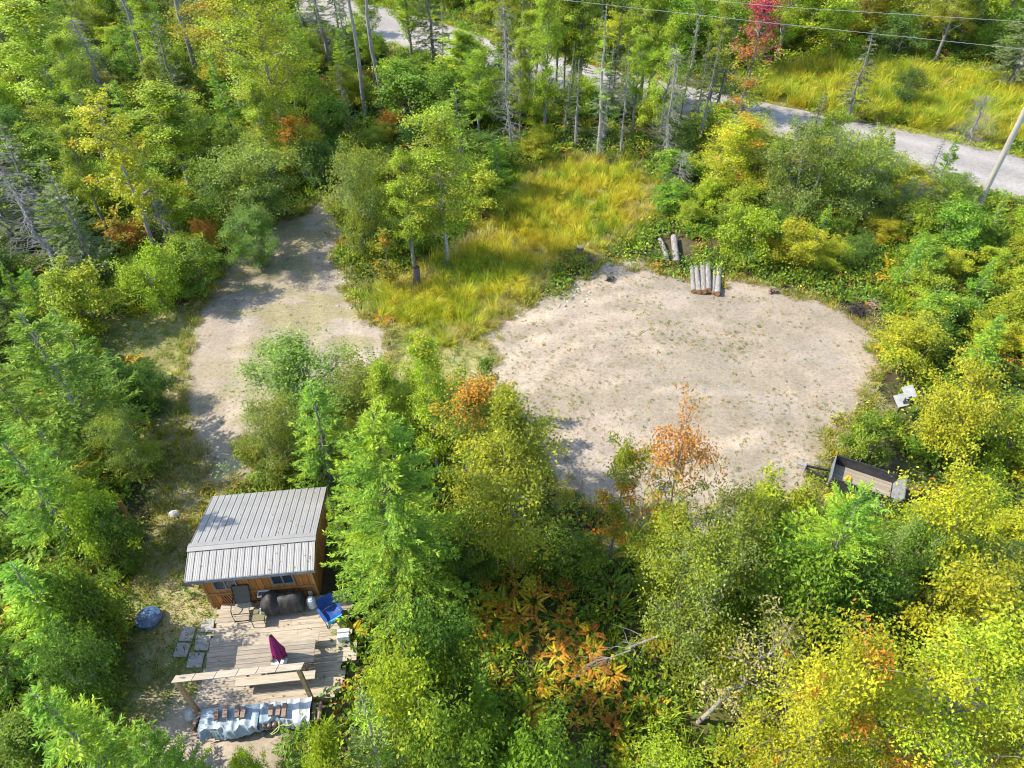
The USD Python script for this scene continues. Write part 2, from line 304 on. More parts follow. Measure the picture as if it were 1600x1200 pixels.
# ------------------------------------------------------------------ plants: prototypes, each a trunk and a crown
PROTO = '/World/plant_kinds'
stage.CreateClassPrim(PROTO)
def hexc(*cs): return np.array(cs, float)
PAL = dict(
    green=hexc((.085, .165, .014), (.155, .27, .02), (.26, .38, .035)),
    deep=hexc((.055, .115, .015), (.10, .19, .022), (.17, .27, .035)),
    grey=hexc((.105, .17, .03), (.19, .265, .05), (.33, .39, .11)),
    olive=hexc((.15, .19, .012), (.25, .29, .018), (.38, .39, .03)),
    lime=hexc((.18, .26, .012), (.30, .40, .02), (.46, .54, .04)),
    yellow=hexc((.22, .26, .012), (.39, .405, .018), (.58, .55, .035)),
    gold=hexc((.38, .29, .012), (.56, .41, .02), (.66, .52, .045)),
    orange=hexc((.36, .15, .015), (.56, .25, .025), (.62, .35, .04)),
    rust=hexc((.30, .11, .02), (.46, .185, .03), (.54, .27, .05)),
    red=hexc((.34, .03, .05), (.56, .055, .10), (.56, .14, .08)),
    larch=hexc((.10, .20, .022), (.19, .345, .032), (.32, .49, .055)),
    larchy=hexc((.17, .28, .018), (.29, .42, .026), (.43, .54, .04)),
    spruce=hexc((.075, .12, .035), (.14, .19, .06), (.24, .285, .10)),
    silver=hexc((.20, .21, .18), (.30, .31, .27), (.40, .40, .36)),
    meadow=hexc((.34, .33, .018), (.52, .47, .028), (.68, .60, .06)),
    straw=hexc((.32, .28, .09), (.46, .41, .14), (.54, .49, .2)),
)
def pick(pal, t):
    p = PAL[pal]; t = np.clip(t, 0, 1) * (len(p) - 1); i = np.minimum(t.astype(int), len(p) - 2)
    return p[i] + (p[i + 1] - p[i]) * (t - i)[:, None]
def unit(v): return v / (np.linalg.norm(v, axis=-1, keepdims=True) + 1e-9)
def leaf_mesh(c, nrm, L, W, rng, fold=.25, axis=None):
    """one folded rhombic leaf of two faces at every point c, facing nrm"""
    n = len(c)
    a = rng.normal(size=(n, 3)) if axis is None else axis
    a = unit(a - (a * nrm).sum(1, keepdims=True) * nrm); b = np.cross(nrm, a)
    L = np.broadcast_to(L, (n,))[:, None]; W = np.broadcast_to(W, (n,))[:, None]
    v = np.stack([c - a * L / 2, c + b * W / 2 + nrm * W * fold, c + a * L / 2, c - b * W / 2 + nrm * W * fold], 1).reshape(-1, 3)
    k = np.arange(n)[:, None] * 4
    return v, np.vstack([k + [0, 2, 1], k + [0, 3, 2]])
def curve(a, b, rng, wob, n=5, sag=0):
    t = np.linspace(0, 1, n)[:, None]; d = np.linalg.norm(np.asarray(b) - a)
    p = a + (np.asarray(b) - a) * t
    p += rng.normal(size=(n, 3)) * wob * d * np.sin(np.pi * t); p[:, 2] += sag * d * np.sin(np.pi * t[:, 0]); return p

def leafy(name, seed, h, w, base, nl, leaf, pal, fine=.90, stems=1, r0=None, limbs=None, spread=.5, second=None, top=None, bark='bark_grey', loose=1.0, trunk_show=.97, peak=.45):
    """a broad-leaved tree or shrub: stems, limbs and twigs carry clusters of leaves"""
    rng = np.random.default_rng(seed); wood = MB(); cl = []; leaf = leaf * fine; nl = int(nl * 1.25)
    r0 = r0 or .012 * h + .02
    limbs = limbs or int(14 + 6 * w)
    def rad(u):
        u = np.clip(u, 0, 1); return w / 2 * (u / peak if u < peak else (1 - (u - peak) / (1 - peak))) ** .55 if 0 < u < 1 else .05
    for s_ in range(stems):
        ang = rng.uniform(0, 2 * np.pi); lean = 0 if stems == 1 else w * .28
        tip = np.array([math.cos(ang) * lean, math.sin(ang) * lean, h * (trunk_show if stems == 1 else rng.uniform(.7, 1))])
        b0 = np.array([0, 0, -.1]) if stems == 1 else np.array([math.cos(ang) * .15, math.sin(ang) * .15, -.1])
        tr = curve(b0, tip, rng, .012 if h < 6 else .007, 8)
        wood.tube(tr, np.linspace(r0, r0 * .16, 8) / (1 if stems == 1 else 1.6), 6)
        m = max(4, limbs // stems)
        for k in range(m):
            u = (k + rng.uniform(0, 1)) / m
            zs = h * base * .8 + (tip[2] - h * base * .8) * u ** .9 * .94
            t = np.interp(zs, tr[:, 2], np.linspace(0, 1, 8)); a = np.array([np.interp(t, np.linspace(0, 1, 8), tr[:, q]) for q in range(3)])
            az = k * 2.4 + rng.uniform(-.6, .6)
            ue = min(.97, u * .92 + rng.uniform(.04, .2)); R = rad(ue) * rng.uniform(.55, 1.12)
            e = np.array([math.cos(az) * R, math.sin(az) * R, h * base + (h - h * base) * ue]) + np.array([tip[0], tip[1], 0]) * .5 * (stems > 1)
            c = curve(a, e, rng, .07, 5, .06)
            wood.tube(c, np.linspace(r0 * .34, r0 * .07, 5) * (1.15 - u * .5), 4, cap=False)
            cl.append((e, 1.0)); cl.append((c[3], .8))
            for q in range(3 if h < 3 else 4):
                s0 = c[rng.integers(1, 5)]; o = rng.normal(size=3) * np.array([1, 1, .6]) * w * .13 * spread * 2 + np.array([0, 0, w * .03])
                wood.tube(np.array([s0, s0 + o * .55 + rng.normal(size=3) * .03, s0 + o]), np.array([.3, .2, .1]) * r0 * .35, 3, cap=False)
                cl.append((s0 + o, 1.0)); cl.append((s0 + o * .6, .6))
    cen = np.array([c[0] for c in cl]); wt = np.array([c[1] for c in cl]) * rng.uniform(.1, 1.7, len(cl)) ** 1.3; wt /= wt.sum()
    idx = rng.choice(len(cl), nl, p=wt)
    sg = (.033 * w + .065) * loose
    p = cen[idx] + rng.normal(size=(nl, 3)) * np.array([sg, sg, sg * .62])
    p = p[p[:, 2] > .03]; idx = idx[:len(p)] if len(idx) == len(p) else idx[:len(p)]
    n = len(p)
    out = unit(p - np.array([0, 0, h * (base + .25)]))
    nrm = unit(out * .55 + np.array([0, 0, .75]) + rng.normal(size=(n, 3)) * .55)
    v, f = leaf_mesh(p, nrm, leaf * rng.uniform(.65, 1.3, n), leaf * .62 * rng.uniform(.7, 1.25, n), rng)
    cr = rng.uniform(0, 1, len(cl))
    tone = .42 * rng.uniform(0, 1, n) + .58 * cr[idx]
    col = pick(pal, tone)
    if second:
        sp, fr = second; mnoise = meshkit.noise(p * (2.2 / w) * 1.6 + seed, seed) * .65 + .35 * cr[(idx * 7) % len(cl)]
        m = mnoise < fr; col[m] = pick(sp, rng.uniform(0, 1, m.sum()))
    if top:
        tp, fr = top; m = (p[:, 2] / h + rng.normal(size=n) * .09) > 1 - fr; col[m] = pick(tp, rng.uniform(0, 1, m.sum()))
    col *= rng.uniform(.80, 1.20, (n, 1)) * (.80 + .40 * rng.uniform(0, 1, len(cl))[idx])[:, None]
    return finish(name, h, w, wood, bark, v, f, np.repeat(col, 4, 0), 'leaf')

def finish(name, h, w, wood, bark, v, f, col, lm):
    x = UsdGeom.Xform.Define(stage, f'{PROTO}/{name}').GetPrim()
    part(x, 'trunk', wood, bark, smooth=60)
    part(x, 'crown', (v, f), lm, col=col)
    KIND.setdefault(name.rsplit('_', 1)[0], []).append((name, h, w))
KIND = {}
def conifer(name, seed, h, w, base, step, per, pal, twig=.28, tw=.05, droop=-.1, r0=None, bark='bark_grey', dense_=1.0, dead=.0, power=.85, second=None, sparse=0.0):
    """a needle tree: whorls of boughs with feathery side twigs"""
    rng = np.random.default_rng(seed); wood = MB(); C_, A_, N_, S_, T_ = [], [], [], [], []
    r0 = r0 or .011 * h + .02
    tr = curve(np.array([0, 0, -.1]), np.array([rng.normal() * .02 * h, rng.normal() * .02 * h, h]), rng, .004, 9)
    wood.tube(tr, np.linspace(r0, .012, 9), 6)
    z = h * base; dz = h * (dead if dead else base)
    if dead:
        zz = h * .06
        while zz < h * base:
            for k in range(3):
                az = rng.uniform(0, 6.28); L = w * .42 * rng.uniform(.4, 1)
                a = np.array([np.interp(zz, tr[:, 2], tr[:, 0]), np.interp(zz, tr[:, 2], tr[:, 1]), zz])
                e = a + np.array([math.cos(az) * L, math.sin(az) * L, -L * rng.uniform(.05, .45)])
                wood.tube(curve(a, e, rng, .05, 4), [.014, .011, .008, .004], 3, cap=False)
            zz += step * .7
    while z < h * .985:
        u = (z / h - base) / (1 - base)
        R = w / 2 * (1 - u) ** power * (1 if u > .06 else .75)
        for k in range(max(3, int(per * (1 - .35 * u)))):
            if rng.uniform() < sparse: continue
            az = rng.uniform(0, 6.28); L = max(.10, R * rng.uniform(.62, 1.12)); zz = z + rng.uniform(-.5, .5) * step
            a = np.array([np.interp(zz, tr[:, 2], tr[:, 0]), np.interp(zz, tr[:, 2], tr[:, 1]), zz])
            rise = droop + .35 * u + rng.normal() * .08
            e = a + np.array([math.cos(az) * L, math.sin(az) * L, L * rise])
            c = curve(a, e, rng, .035, 5, -.04)
            wood.tube(c, np.linspace(max(.007, r0 * .16 * (1.2 - u)), .003, 5), 3, cap=False)
            nt = max(4, int(dense_ * (8 + 5.2 * L / twig)))
            s_ = rng.uniform(.12, 1.02, nt) ** .8
            seg = np.clip(s_ * 4, 0, 3.999); i = seg.astype(int); p0 = c[i] + (c[i + 1] - c[i]) * (seg - i)[:, None]
            d = unit(e - a); side = unit(np.cross(d, [0, 0, 1.0]))
            sg = np.where(rng.uniform(size=nt) < .5, -1, 1)[:, None]
            dirv = unit(d * rng.uniform(.45, 1.1, (nt, 1)) + side * sg * rng.uniform(.3, 1.0, (nt, 1)) + np.array([0, 0, 1.0]) * rng.normal(.0, .33, (nt, 1)))
            tl = twig * rng.uniform(.5, 1.25, nt) * (1.15 - .45 * s_) * (.6 + .4 * min(1, L / .8))
            C_.append(p0 + dirv * tl[:, None] * .5); A_.append(dirv); S_.append(tl); T_.append(.35 * rng.uniform() + .3 * rng.uniform(size=nt) + .35 * s_)
            N_.append(unit(np.array([0, 0, 1.0]) + rng.normal(size=(nt, 3)) * .55))
        z += step * rng.uniform(.75, 1.2) * (1 - .3 * u)
    c = np.vstack(C_); n = len(c)
    a = np.vstack(A_); nr = np.vstack(N_); nr = unit(nr - (nr * a).sum(1, keepdims=True) * a)
    L = np.concatenate(S_); v, f = leaf_mesh(c, nr, L, tw * rng.uniform(.7, 1.3, n), rng, .2, a)
    t = np.concatenate(T_); col = pick(pal, t)
    if second:
        m = (meshkit.noise(c * 1.3 + seed, seed) + rng.normal(size=n) * .06) < second[1]; col[m] = pick(second[0], t[m])
    col *= rng.uniform(.8, 1.2, (n, 1))
    return finish(name, h, w, wood, bark, v, f, np.repeat(col, 4, 0), 'needle')
def snag(name, seed, h, w):
    """a dead grey conifer: bare trunk with drooping bare boughs and twigs"""
    rng = np.random.default_rng(seed); wood = MB(); tw = MB()
    tr = curve(np.array([0, 0, -.1]), np.array([rng.normal() * .03 * h, rng.normal() * .03 * h, h]), rng, .005, 8)
    wood.tube(tr, np.linspace(.009 * h + .025, .012, 8), 6)
    z = .08 * h
    while z < h * .98:
        u = z / h
        for k in range(5):
            az = rng.uniform(0, 6.28); L = w / 2 * (1.05 - u) ** .7 * rng.uniform(.4, 1.1)
            a = np.array([np.interp(z, tr[:, 2], tr[:, 0]), np.interp(z, tr[:, 2], tr[:, 1]), z])
            e = a + np.array([math.cos(az) * L, math.sin(az) * L, L * rng.uniform(-.5, .15)])
            c = curve(a, e, rng, .06, 5, .05); tw.tube(c, [.018, .015, .011, .008, .004], 3, cap=False)
            for q in range(6):
                s0 = c[rng.integers(1, 5)]; o = rng.normal(size=3) * .16 * w * .4 + np.array([math.cos(az), math.sin(az), -.6]) * .14
                tw.tube(np.array([s0, s0 + o]), [.007, .003], 3, cap=False)
        z += .26
    x = UsdGeom.Xform.Define(stage, f'{PROTO}/{name}').GetPrim()
    part(x, 'trunk', wood, 'dead_wood', smooth=60); part(x, 'dead_twigs', tw, 'dead_wood')
    KIND.setdefault(name.rsplit('_', 1)[0], []).append((name, h, w))
def tall_trunk(name, seed, h, w, pal, bark, base=.55, nl=9000):
    leafy(name, seed, h, w, base, nl, .14, pal, r0=.17, limbs=30, bark=bark, second=('yellow', .25))

leafy('alder_a', 11, 4.5, 4.6, .10, 15000, .115, 'green', stems=6, second=('grey', .5)); leafy('alder_b', 12, 4.2, 4.2, .08, 13000, .115, 'olive', stems=5, second=('grey', .45))
leafy('bush_a', 21, 2.3, 2.8, .05, 6000, .12, 'green', stems=5); leafy('bush_b', 22, 2.5, 2.6, .05, 6000, .125, 'green', stems=5, second=('lime', .35)); leafy('bush_c', 23, 2.1, 2.9, .05, 6000, .11, 'deep', stems=6)
leafy('limebush_a', 31, 2.4, 2.8, .05, 6000, .12, 'lime', stems=5); leafy('limebush_b', 32, 2.7, 2.6, .05, 6500, .12, 'lime', stems=4, second=('yellow', .38)); leafy('limebush_c', 33, 2.2, 2.8, .05, 6000, .12, 'lime', stems=5, second=('green', .4))
leafy('yellowbush_a', 41, 2.6, 2.9, .05, 8500, .12, 'yellow', .78, stems=5, second=('lime', .33)); leafy('yellowbush_b', 42, 2.9, 2.7, .05, 8500, .12, 'yellow', .78, stems=4, second=('gold', .3))
leafy('orangebush_a', 51, 1.9, 2.2, .05, 3600, .12, 'orange', stems=4, second=('olive', .4)); leafy('orangebush_b', 52, 1.7, 2.0, .05, 3200, .12, 'rust', stems=4, second=('green', .42))
leafy('birch_a', 61, 7.5, 3.4, .18, 10000, .125, 'olive', limbs=34, bark='bark_pale', second=('lime', .4), loose=1.1); leafy('birch_b', 62, 7.0, 3.0, .15, 9000, .125, 'lime', limbs=30, bark='bark_pale', second=('yellow', .3), loose=1.1)
leafy('poplar_a', 71, 10.0, 3.2, .30, 11000, .135, 'lime', limbs=36, bark='bark_grey', second=('green', .35)); leafy('poplar_b', 72, 11.0, 3.6, .38, 11000, .135, 'lime', limbs=36, bark='bark_grey', second=('green', .4)); leafy('poplar_c', 73, 9.0, 3.0, .22, 10000, .13, 'lime', limbs=32, second=('olive', .4))
leafy('yellowtree_a', 81, 10.0, 4.4, .22, 17000, .14, 'yellow', .72, limbs=40, second=('lime', .5)); leafy('yellowtree_b', 82, 9.0, 4.0, .2, 16000, .14, 'yellow', .72, limbs=38, second=('gold', .34))
leafy('maple_a', 91, 5.5, 4.2, .22, 4000, .13, 'olive', limbs=26, second=('orange', .46), top=('rust', .24), loose=.95); leafy('maple_b', 92, 6.0, 4.4, .15, 16000, .13, 'yellow', .74, limbs=36, second=('orange', .36))
leafy('maple_c', 93, 6.2, 4.4, .15, 12000, .13, 'olive', limbs=36, second=('yellow', .35)); leafy('redmaple_a', 94, 9.0, 3.2, .10, 4600, .15, 'lime', limbs=34, second=('orange', .36), top=('red', .24), loose=1.0)
leafy('sparsebirch_a', 95, 4.6, 3.2, .35, 2600, .11, 'olive', limbs=26, bark='bark_pale', second=('straw', .4), loose=1.1, r0=.085)
leafy('sapling_a', 96, 3.0, .9, .1, 1500, .11, 'green', limbs=12, r0=.03); leafy('sapling_b', 97, 3.2, 1.0, .12, 1300, .11, 'olive', limbs=12, r0=.03, second=('orange', .3))
leafy('column_a', 98, 8.0, 1.9, .08, 8500, .13, 'lime', limbs=34, second=('yellow', .3))
tall_trunk('tallpoplar_a', 101, 15.0, 3.8, 'green', 'bark_grey', .66, 3000); tall_trunk('tallpoplar_b', 102, 16.0, 4.0, 'lime', 'bark_grey', .62, 3000)
conifer('biglarch_a', 200, 10.0, 5.6, .04, .23, 13, 'larch', .21, .036, -.10, second=('larchy', .45), dense_=2.0, power=.55, bark='bark_dark')
conifer('biglarch_b', 207, 6.0, 5.8, .03, .24, 13, 'larchy', .20, .034, .02, second=('larch', .5), dense_=1.9, power=.55)
conifer('larch_a', 201, 6.5, 3.6, .06, .25, 9, 'larch', .25, .045, -.12, second=('larchy', .42), dense_=1.5, power=.7); conifer('larch_b', 202, 6.0, 3.2, .05, .25, 9, 'larch', .25, .045, -.08, second=('larchy', .5), dense_=1.5, power=.7); conifer('larch_c', 203, 4.5, 3.4, .04, .23, 10, 'larch', .24, .045, .0, second=('larchy', .35), dense_=1.5, power=.62)
conifer('younglarch_a', 211, 4.0, 2.2, .04, .21, 7, 'larchy', .28, .06, .05, second=('larch', .4)); conifer('younglarch_b', 212, 3.4, 2.4, .04, .21, 7, 'larch', .28, .06, .05)
conifer('spruce_a', 221, 9.0, 3.0, .12, .27, 7, 'spruce', .26, .055, -.22, bark='bark_grey', dead=.1, second=('silver', .22)); conifer('spruce_b', 222, 8.0, 2.4, .25, .27, 6, 'spruce', .26, .055, -.25, dead=.1, sparse=.12, second=('silver', .3))
conifer('slimspruce_a', 231, 10.0, 2.0, .34, .27, 5, 'spruce', .24, .05, -.3, bark='bark_pale', dead=.1, sparse=.3, second=('larchy', .35)); conifer('slimspruce_b', 232, 11.0, 2.2, .45, .27, 5, 'spruce', .24, .05, -.3, bark='bark_pale', dead=.1, sparse=.25)
conifer('paleconifer_a', 241, 6.5, 2.8, .08, .26, 7, 'grey', .28, .055, -.05, bark='bark_pale', second=('larchy', .38), sparse=.15); conifer('darkspruce_a', 251, 9.0, 3.6, .05, .26, 8, 'deep', .26, .06, -.18, bark='bark_dark')
snag('snag_a', 301, 8.0, 2.0); snag('snag_b', 302, 6.0, 2.6); snag('snag_c', 303, 3.0, 2.4)

# ------------------------------------------------------------------ the cabin and its deck (own axes: x along the front, y towards the back, 0 on the ridge line)
TH = .108
HO = np.array([-10.494, 13.213, 0.0])
HM = rotz(TH, HO)
def L(x, y, z=0.0): return HM[:3, :3] @ np.array([x, y, z], float) + HO
def LT(px, py, z):
    q = HM[:3, :3].T @ (G(px, py, z) - HO); return q
rg = np.random.default_rng(5)
RW, RF, RR, RZ, SL = 4.052, 1.058, 2.751, 2.40, .299
hut = thing('cabin', 'small cedar board cabin with a grey ribbed metal roof behind the deck', 'cabin', HO, TH)
def zr(y): return RZ - SL * abs(y)
N = 18; pw = RW / N
for k in range(N):
    for side, (ya, yb) in (('f', (-RF, -.10)), ('b', (.10, RR))):
        x0, x1 = k * pw + .012, (k + 1) * pw - .012; m = MB(); t = .02
        z0, z1 = zr(ya), zr(yb)
        # flat pan with two low stiffening swages
        xs_ = [x0, x0 + .055, x0 + .065, x0 + .08, x0 + .09, x1 - .09, x1 - .08, x1 - .065, x1 - .055, x1]; hs = [0, 0, .004, .004, 0, 0, .004, .004, 0, 0]
        top = np.array([[x, y, z + h_ + t] for (y, z) in ((ya, z0), (yb, z1)) for x, h_ in zip(xs_, hs)]); bot = top.copy(); bot[:, 2] -= t + np.tile(hs, 2) + .001
        n_ = len(xs_); q = [[i, i + 1, n_ + i + 1, n_ + i] for i in range(n_ - 1)]
        m.add(top, q); m.add(bot, [r[::-1] for r in q]); m.add(np.vstack([top[:n_], bot[:n_]]), [[i + 1, i, n_ + i, n_ + i + 1] for i in range(n_ - 1)])
        m.add(np.vstack([top[n_:], bot[n_:]]), [[i, i + 1, n_ + i + 1, n_ + i] for i in range(n_ - 1)])
        part(hut, 'roof_panel', m, 'roof_metal')
for k in range(N + 1):
    for ya, yb in ((-RF, -.09), (.09, RR)):
        m = MB(); x = min(max(k * pw, .008), RW - .008)
        a, b = np.array([x, ya, zr(ya) + .020]), np.array([x, yb, zr(yb) + .020]); m.beam(a, b, .016, .034); part(hut, 'roof_rib', m, 'rib_metal')
m = MB()
for ya, yb in ((-RF + .005, 0), (0, RR - .005)):
    v = np.array([[x, y, zr(y) - d] for d in (.004, .07) for y in (ya, yb) for x in (.004, RW - .004)]); m.add(v, [[0, 1, 3, 2], [5, 4, 6, 7], [0, 4, 5, 1], [2, 3, 7, 6], [0, 2, 6, 4], [1, 5, 7, 3]])
part(hut, 'roof_deck', m, 'seam')
m = MB()
for s_ in (-1, 1): m.beam((-.02, s_ * .075, zr(.075) + .062), (RW + .02, s_ * .075, zr(.075) + .062), .17, .012, (0, s_ * SL, 1))
m.tube([(-.02, 0, RZ + .062), (RW + .02, 0, RZ + .062)], .02, 8)
part(hut, 'ridge_cap', m, 'rib_metal')
m = MB(); m.box(.0, -RF - .022, zr(RF) - .13, RW, -RF - .002, zr(RF) + .008); part(hut, 'front_fascia', m, 'grey_paint')
for x in (.0, RW):
    m = MB()
    for ya, yb in ((-RF, 0), (0, RR)): m.beam((x + (.012 if x == 0 else -.012), ya, zr(ya) - .14), (x + (.012 if x == 0 else -.012), yb, zr(yb) - .14), .024, .13)
    part(hut, 'barge_board', m, 'cedar_trim')
WX0, WX1, WY0, WY1 = .32, 3.86, -.84, 2.5
m = MB()
for (xa, ya, xb, yb) in ((WX0 + .03, WY0 + .03, WX1 - .03, WY0 + .06), (WX0 + .03, WY1 - .06, WX1 - .03, WY1 - .03)): m.box(xa, ya, .05, xb, yb, zr(ya) - .10)
part(hut, 'wall_core', m, 'black_metal')
nb = 17; bw = (WX1 - WX0) / nb
for k in range(nb):
    m = MB(); x0 = WX0 + k * bw; m.box(x0 + .004, WY0, .06, x0 + bw - .004, WY0 + .025, zr(WY0) - .09); part(hut, 'wall_board', m, 'cedar')
    if k: m = MB(); m.box(x0 - .022, WY0 - .02, .06, x0 + .022, WY0 - .001, .86 if True else 0); part(hut, 'batten', m, 'cedar'); m = MB(); m.box(x0 - .022, WY0 - .02, .95, x0 + .022, WY0 - .001, zr(WY0) - .10); part(hut, 'batten', m, 'cedar')
for side, xx in ((0, WX0), (1, WX1)):
    n_ = 15; w_ = (WY1 - WY0) / n_
    for k in range(n_):
        y0 = WY0 + .03 + k * (WY1 - WY0 - .03) / n_; y1 = y0 + (WY1 - WY0 - .03) / n_ - .008; m = MB()
        zt = min(zr(y0), zr(y1)) - .09; m.box(xx - (.0 if side == 0 else .025), y0, .06, xx + (.025 if side == 0 else 0), y1, zt); part(hut, 'wall_board', m, 'cedar')
m = MB(); m.box(WX0 - .01, WY0 - .04, .862, WX1 + .01, WY0 - .003, .945); part(hut, 'trim_board', m, 'cedar_trim')
for x in (WX0 - .012, WX1 - .06):
    m = MB(); m.box(x, WY0 - .032, .06, x + .075, WY0 - .0025, .858); m.box(x, WY0 - .032, .949, x + .075, WY0 - .0025, zr(WY0) - .1); part(hut, 'corner_board', m, 'cedar_trim')
for x in (.68, 2.52):
    w_ = MB(); x1, z0, z1 = x + .74, 1.18, 1.72
    for b in ((x, z0, x1, z0 + .05), (x, z1 - .05, x1, z1), (x, z0 + .05, x + .05, z1 - .05), (x1 - .05, z0 + .05, x1, z1 - .05), (x + .345, z0 + .05, x + .395, z1 - .05)): w_.box(b[0], WY0 - .055, b[1], b[2], WY0 - .021, b[3])
    fr = part(hut, 'window', w_, 'grey_paint'); m = MB(); m.box(x + .05, WY0 - .034, z0 + .05, x1 - .05, WY0 - .0235, z1 - .05); part(fr, 'pane', m, 'window_dark')
vent = UsdGeom.Xform.Define(stage, hut.GetPath().pathString + '/slatted_vent').GetPrim()
m = MB(); m.box(.72, WY0 - .034, .36, 1.36, WY0 - .022, .84); part(vent, 'backing', m, 'seam')
for k in range(8):
    m = MB(); xa = .72 + k * .085; m.beam((xa, WY0 - .05, .84), (xa + .10, WY0 - .05, .36), .016, .035, (1, 0, 0)); part(vent, 'slat', m, 'cedar')
m = MB(); m.box(.66, WY0 - .07, .845, 1.50, WY0 - .021, .86); m.box(.66, WY0 - .07, .32, 1.50, WY0 - .021, .355); part(vent, 'frame', m, 'cedar')
bx = thing('wall_tray', 'small white framed tray fixed on the cabin wall above the black cover', 'tray', L(1.98, WY0 - .05, .86), TH)
m = MB()
for b in ((0, -.22, .42, -.19), (0, -.03, .42, 0), (0, -.19, .03, -.03), (.39, -.19, .42, -.03)): m.box(b[0], b[1], 0, b[2], b[3], .06)
part(bx, 'frame', m, 'white_plastic'); m = MB(); m.box(.03, -.19, .008, .39, -.03, .03); part(bx, 'tray_bottom', m, 'sling_cloth')
ob = single('outlet_box', MB().box(3.55, WY0 - .11, .42, 3.67, WY0 - .034, .60, HM), 'cloudy_plastic', 'grey outlet box low on the right end of the cabin wall', 'outlet box')

DZ = .30
deck = thing('deck', 'weathered grey board deck in front of the cabin', 'deck', HO, TH)
nB = 21; bh = 3.55 / nB
def deck_ends(y):
    xl = .60 - .035 * (-.9 - y) + rg.uniform(-.07, .05); xr_ = 4.95 - .16 * max(0, -y - 2.9) + rg.uniform(-.14, .12)
    return xl, xr_
for k in range(nB):
    y1 = -.895 - k * bh; y0 = y1 - bh + rg.uniform(.006, .012); xl, xr_ = deck_ends(y1)
    cut = rg.uniform(1.6, 3.4); dzz = rg.uniform(-.004, .004)
    segs = [(xl, cut - .003), (cut + .003, xr_)] if k % 3 else [(xl, xr_)]
    for xa, xb in segs:
        m = MB(); m.box(xa, y0, DZ - .035 + dzz, xb, y1, DZ + dzz + rg.uniform(-.003, .003)); part(deck, 'deck_board', m, 'deck_wood')
for x in (.8, 1.6, 2.4, 3.2, 4.0, 4.35):
    m = MB(); m.box(x, -4.38, .06, x + .04, -.9, DZ - .042); part(deck, 'joist', m, 'rail_wood')
m = MB(); m.box(.62, -4.46, .05, 4.45, -4.425, DZ - .05); part(deck, 'rim_board', m, 'rail_wood')
# low step block on the right edge of the deck
q = LT(543, 1018, .34)
st_ = thing('deck_step', 'pale square step box at the right edge of the deck', 'step', L(q[0], q[1]), TH)
for k in range(4): m = MB(); m.box(-.30, -.31 + k * .155, .31, .29, -.31 + k * .155 + .148, .345); part(st_, 'step_board', m, 'deck_wood')
m = MB(); m.box(-.27, -.28, .0, .26, -.26, .305); m.box(-.27, .26, .0, .26, .28, .305); m.box(-.27, -.26, 0, -.25, .26, .305); m.box(.24, -.26, 0, .26, .26, .305); part(st_, 'step_frame', m, 'rail_wood')
# overhead frame: two posts and a header of short boards
fr = thing('overhead_frame', 'brown two-post wooden frame with a long pale header along the deck front', 'frame', HO, TH)
pl, pr = LT(309, 1110, DZ), LT(487, 1093, DZ); ZT = 2.42
yl = (pl[1] + pr[1]) / 2
for p in (pl, pr):
    m = MB(); m.box(p[0] - .055, yl - .055, .02, p[0] + .055, yl + .055, ZT - .055); part(fr, 'post', m, 'rail_wood')
h0, h1 = LT(271, 1061, ZT)[0], LT(474, 1036, ZT)[0]
cuts = [h0, h0 + .55, h0 + 1.15, h0 + 1.75, h0 + 2.3, h0 + 2.85, h1]
m = MB(); m.box(h0 + .02, yl - .03, ZT - .05, h1 - .02, yl + .03, ZT - .004); part(fr, 'beam', m, 'rail_wood')
for a, b in zip(cuts[:-1], cuts[1:]):
    m = MB(); v = np.array([[a + .01 + sk, y, z] for z in (ZT, ZT + .03) for y, sk in ((yl - .10, -.04), (yl + .10, .04))] + [[b - .01 + sk, y, z] for z in (ZT, ZT + .03) for y, sk in ((yl - .10, -.04), (yl + .10, .04))])
    m.add(v, [[0, 4, 5, 1][::-1], [2, 3, 7, 6][::-1], [0, 2, 6, 4][::-1], [1, 5, 7, 3][::-1], [0, 1, 3, 2][::-1], [4, 6, 7, 5][::-1]]); part(fr, 'header_board', m, 'deck_wood')
bs = single('foot_beam', MB().box(pl[0] - .15, yl - .26, .02, pl[0] + .62, yl - .12, .16, HM), 'deck_wood', 'short pale beam lying at the foot of the left frame post', 'beam')

# picnic table
c0, c1, c2, c3 = [LT(x, y, 1.05) for x, y in ((370, 1012), (492, 997), (490, 1032), (368, 1047))]
tx0, tx1 = (c0[0] + c3[0]) / 2, (c1[0] + c2[0]) / 2; ty1, ty0 = (c0[1] + c1[1]) / 2, (c2[1] + c3[1]) / 2
tb = thing('picnic_table', 'long weathered picnic table standing on the deck', 'picnic table', HO, TH)
for k in range(5):
    w_ = (ty1 - ty0) / 5; m = MB(); m.box(tx0 + rg.uniform(-.02, .02), ty0 + k * w_ + .005, 1.01, tx1 + rg.uniform(-.02, .02), ty0 + (k + 1) * w_ - .005, 1.05); part(tb, 'table_board', m, 'table_wood')
for yy, s_ in ((ty0 - .40, 'front'), (ty1 + .12, 'rear')):
    m = MB(); m.box(tx0 + .0, yy, .715, tx1 + .03, yy + .27, .755); part(tb, 'bench_board', m, 'deck_wood')
for x in (tx0 + .28, tx1 - .28):
    m = MB(); m.box(x - .02, ty0 - .38, .62, x + .02, ty1 + .36, .712); part(tb, 'bench_support', m, 'rail_wood')
    m = MB(); m.box(x - .02, ty0 + .04, .93, x + .02, ty1 - .04, 1.008); part(tb, 'top_support', m, 'rail_wood')
    for sg, ya, yb in ((1, ty0 - .25, ty0 + .22), (-1, ty1 + .25, ty1 - .22)):
        m = MB(); m.beam((x + .04, ya, DZ + .003), (x + .04, yb, 1.0), .09, .038, (1, 0, 0)); part(tb, 'leg', m, 'rail_wood')
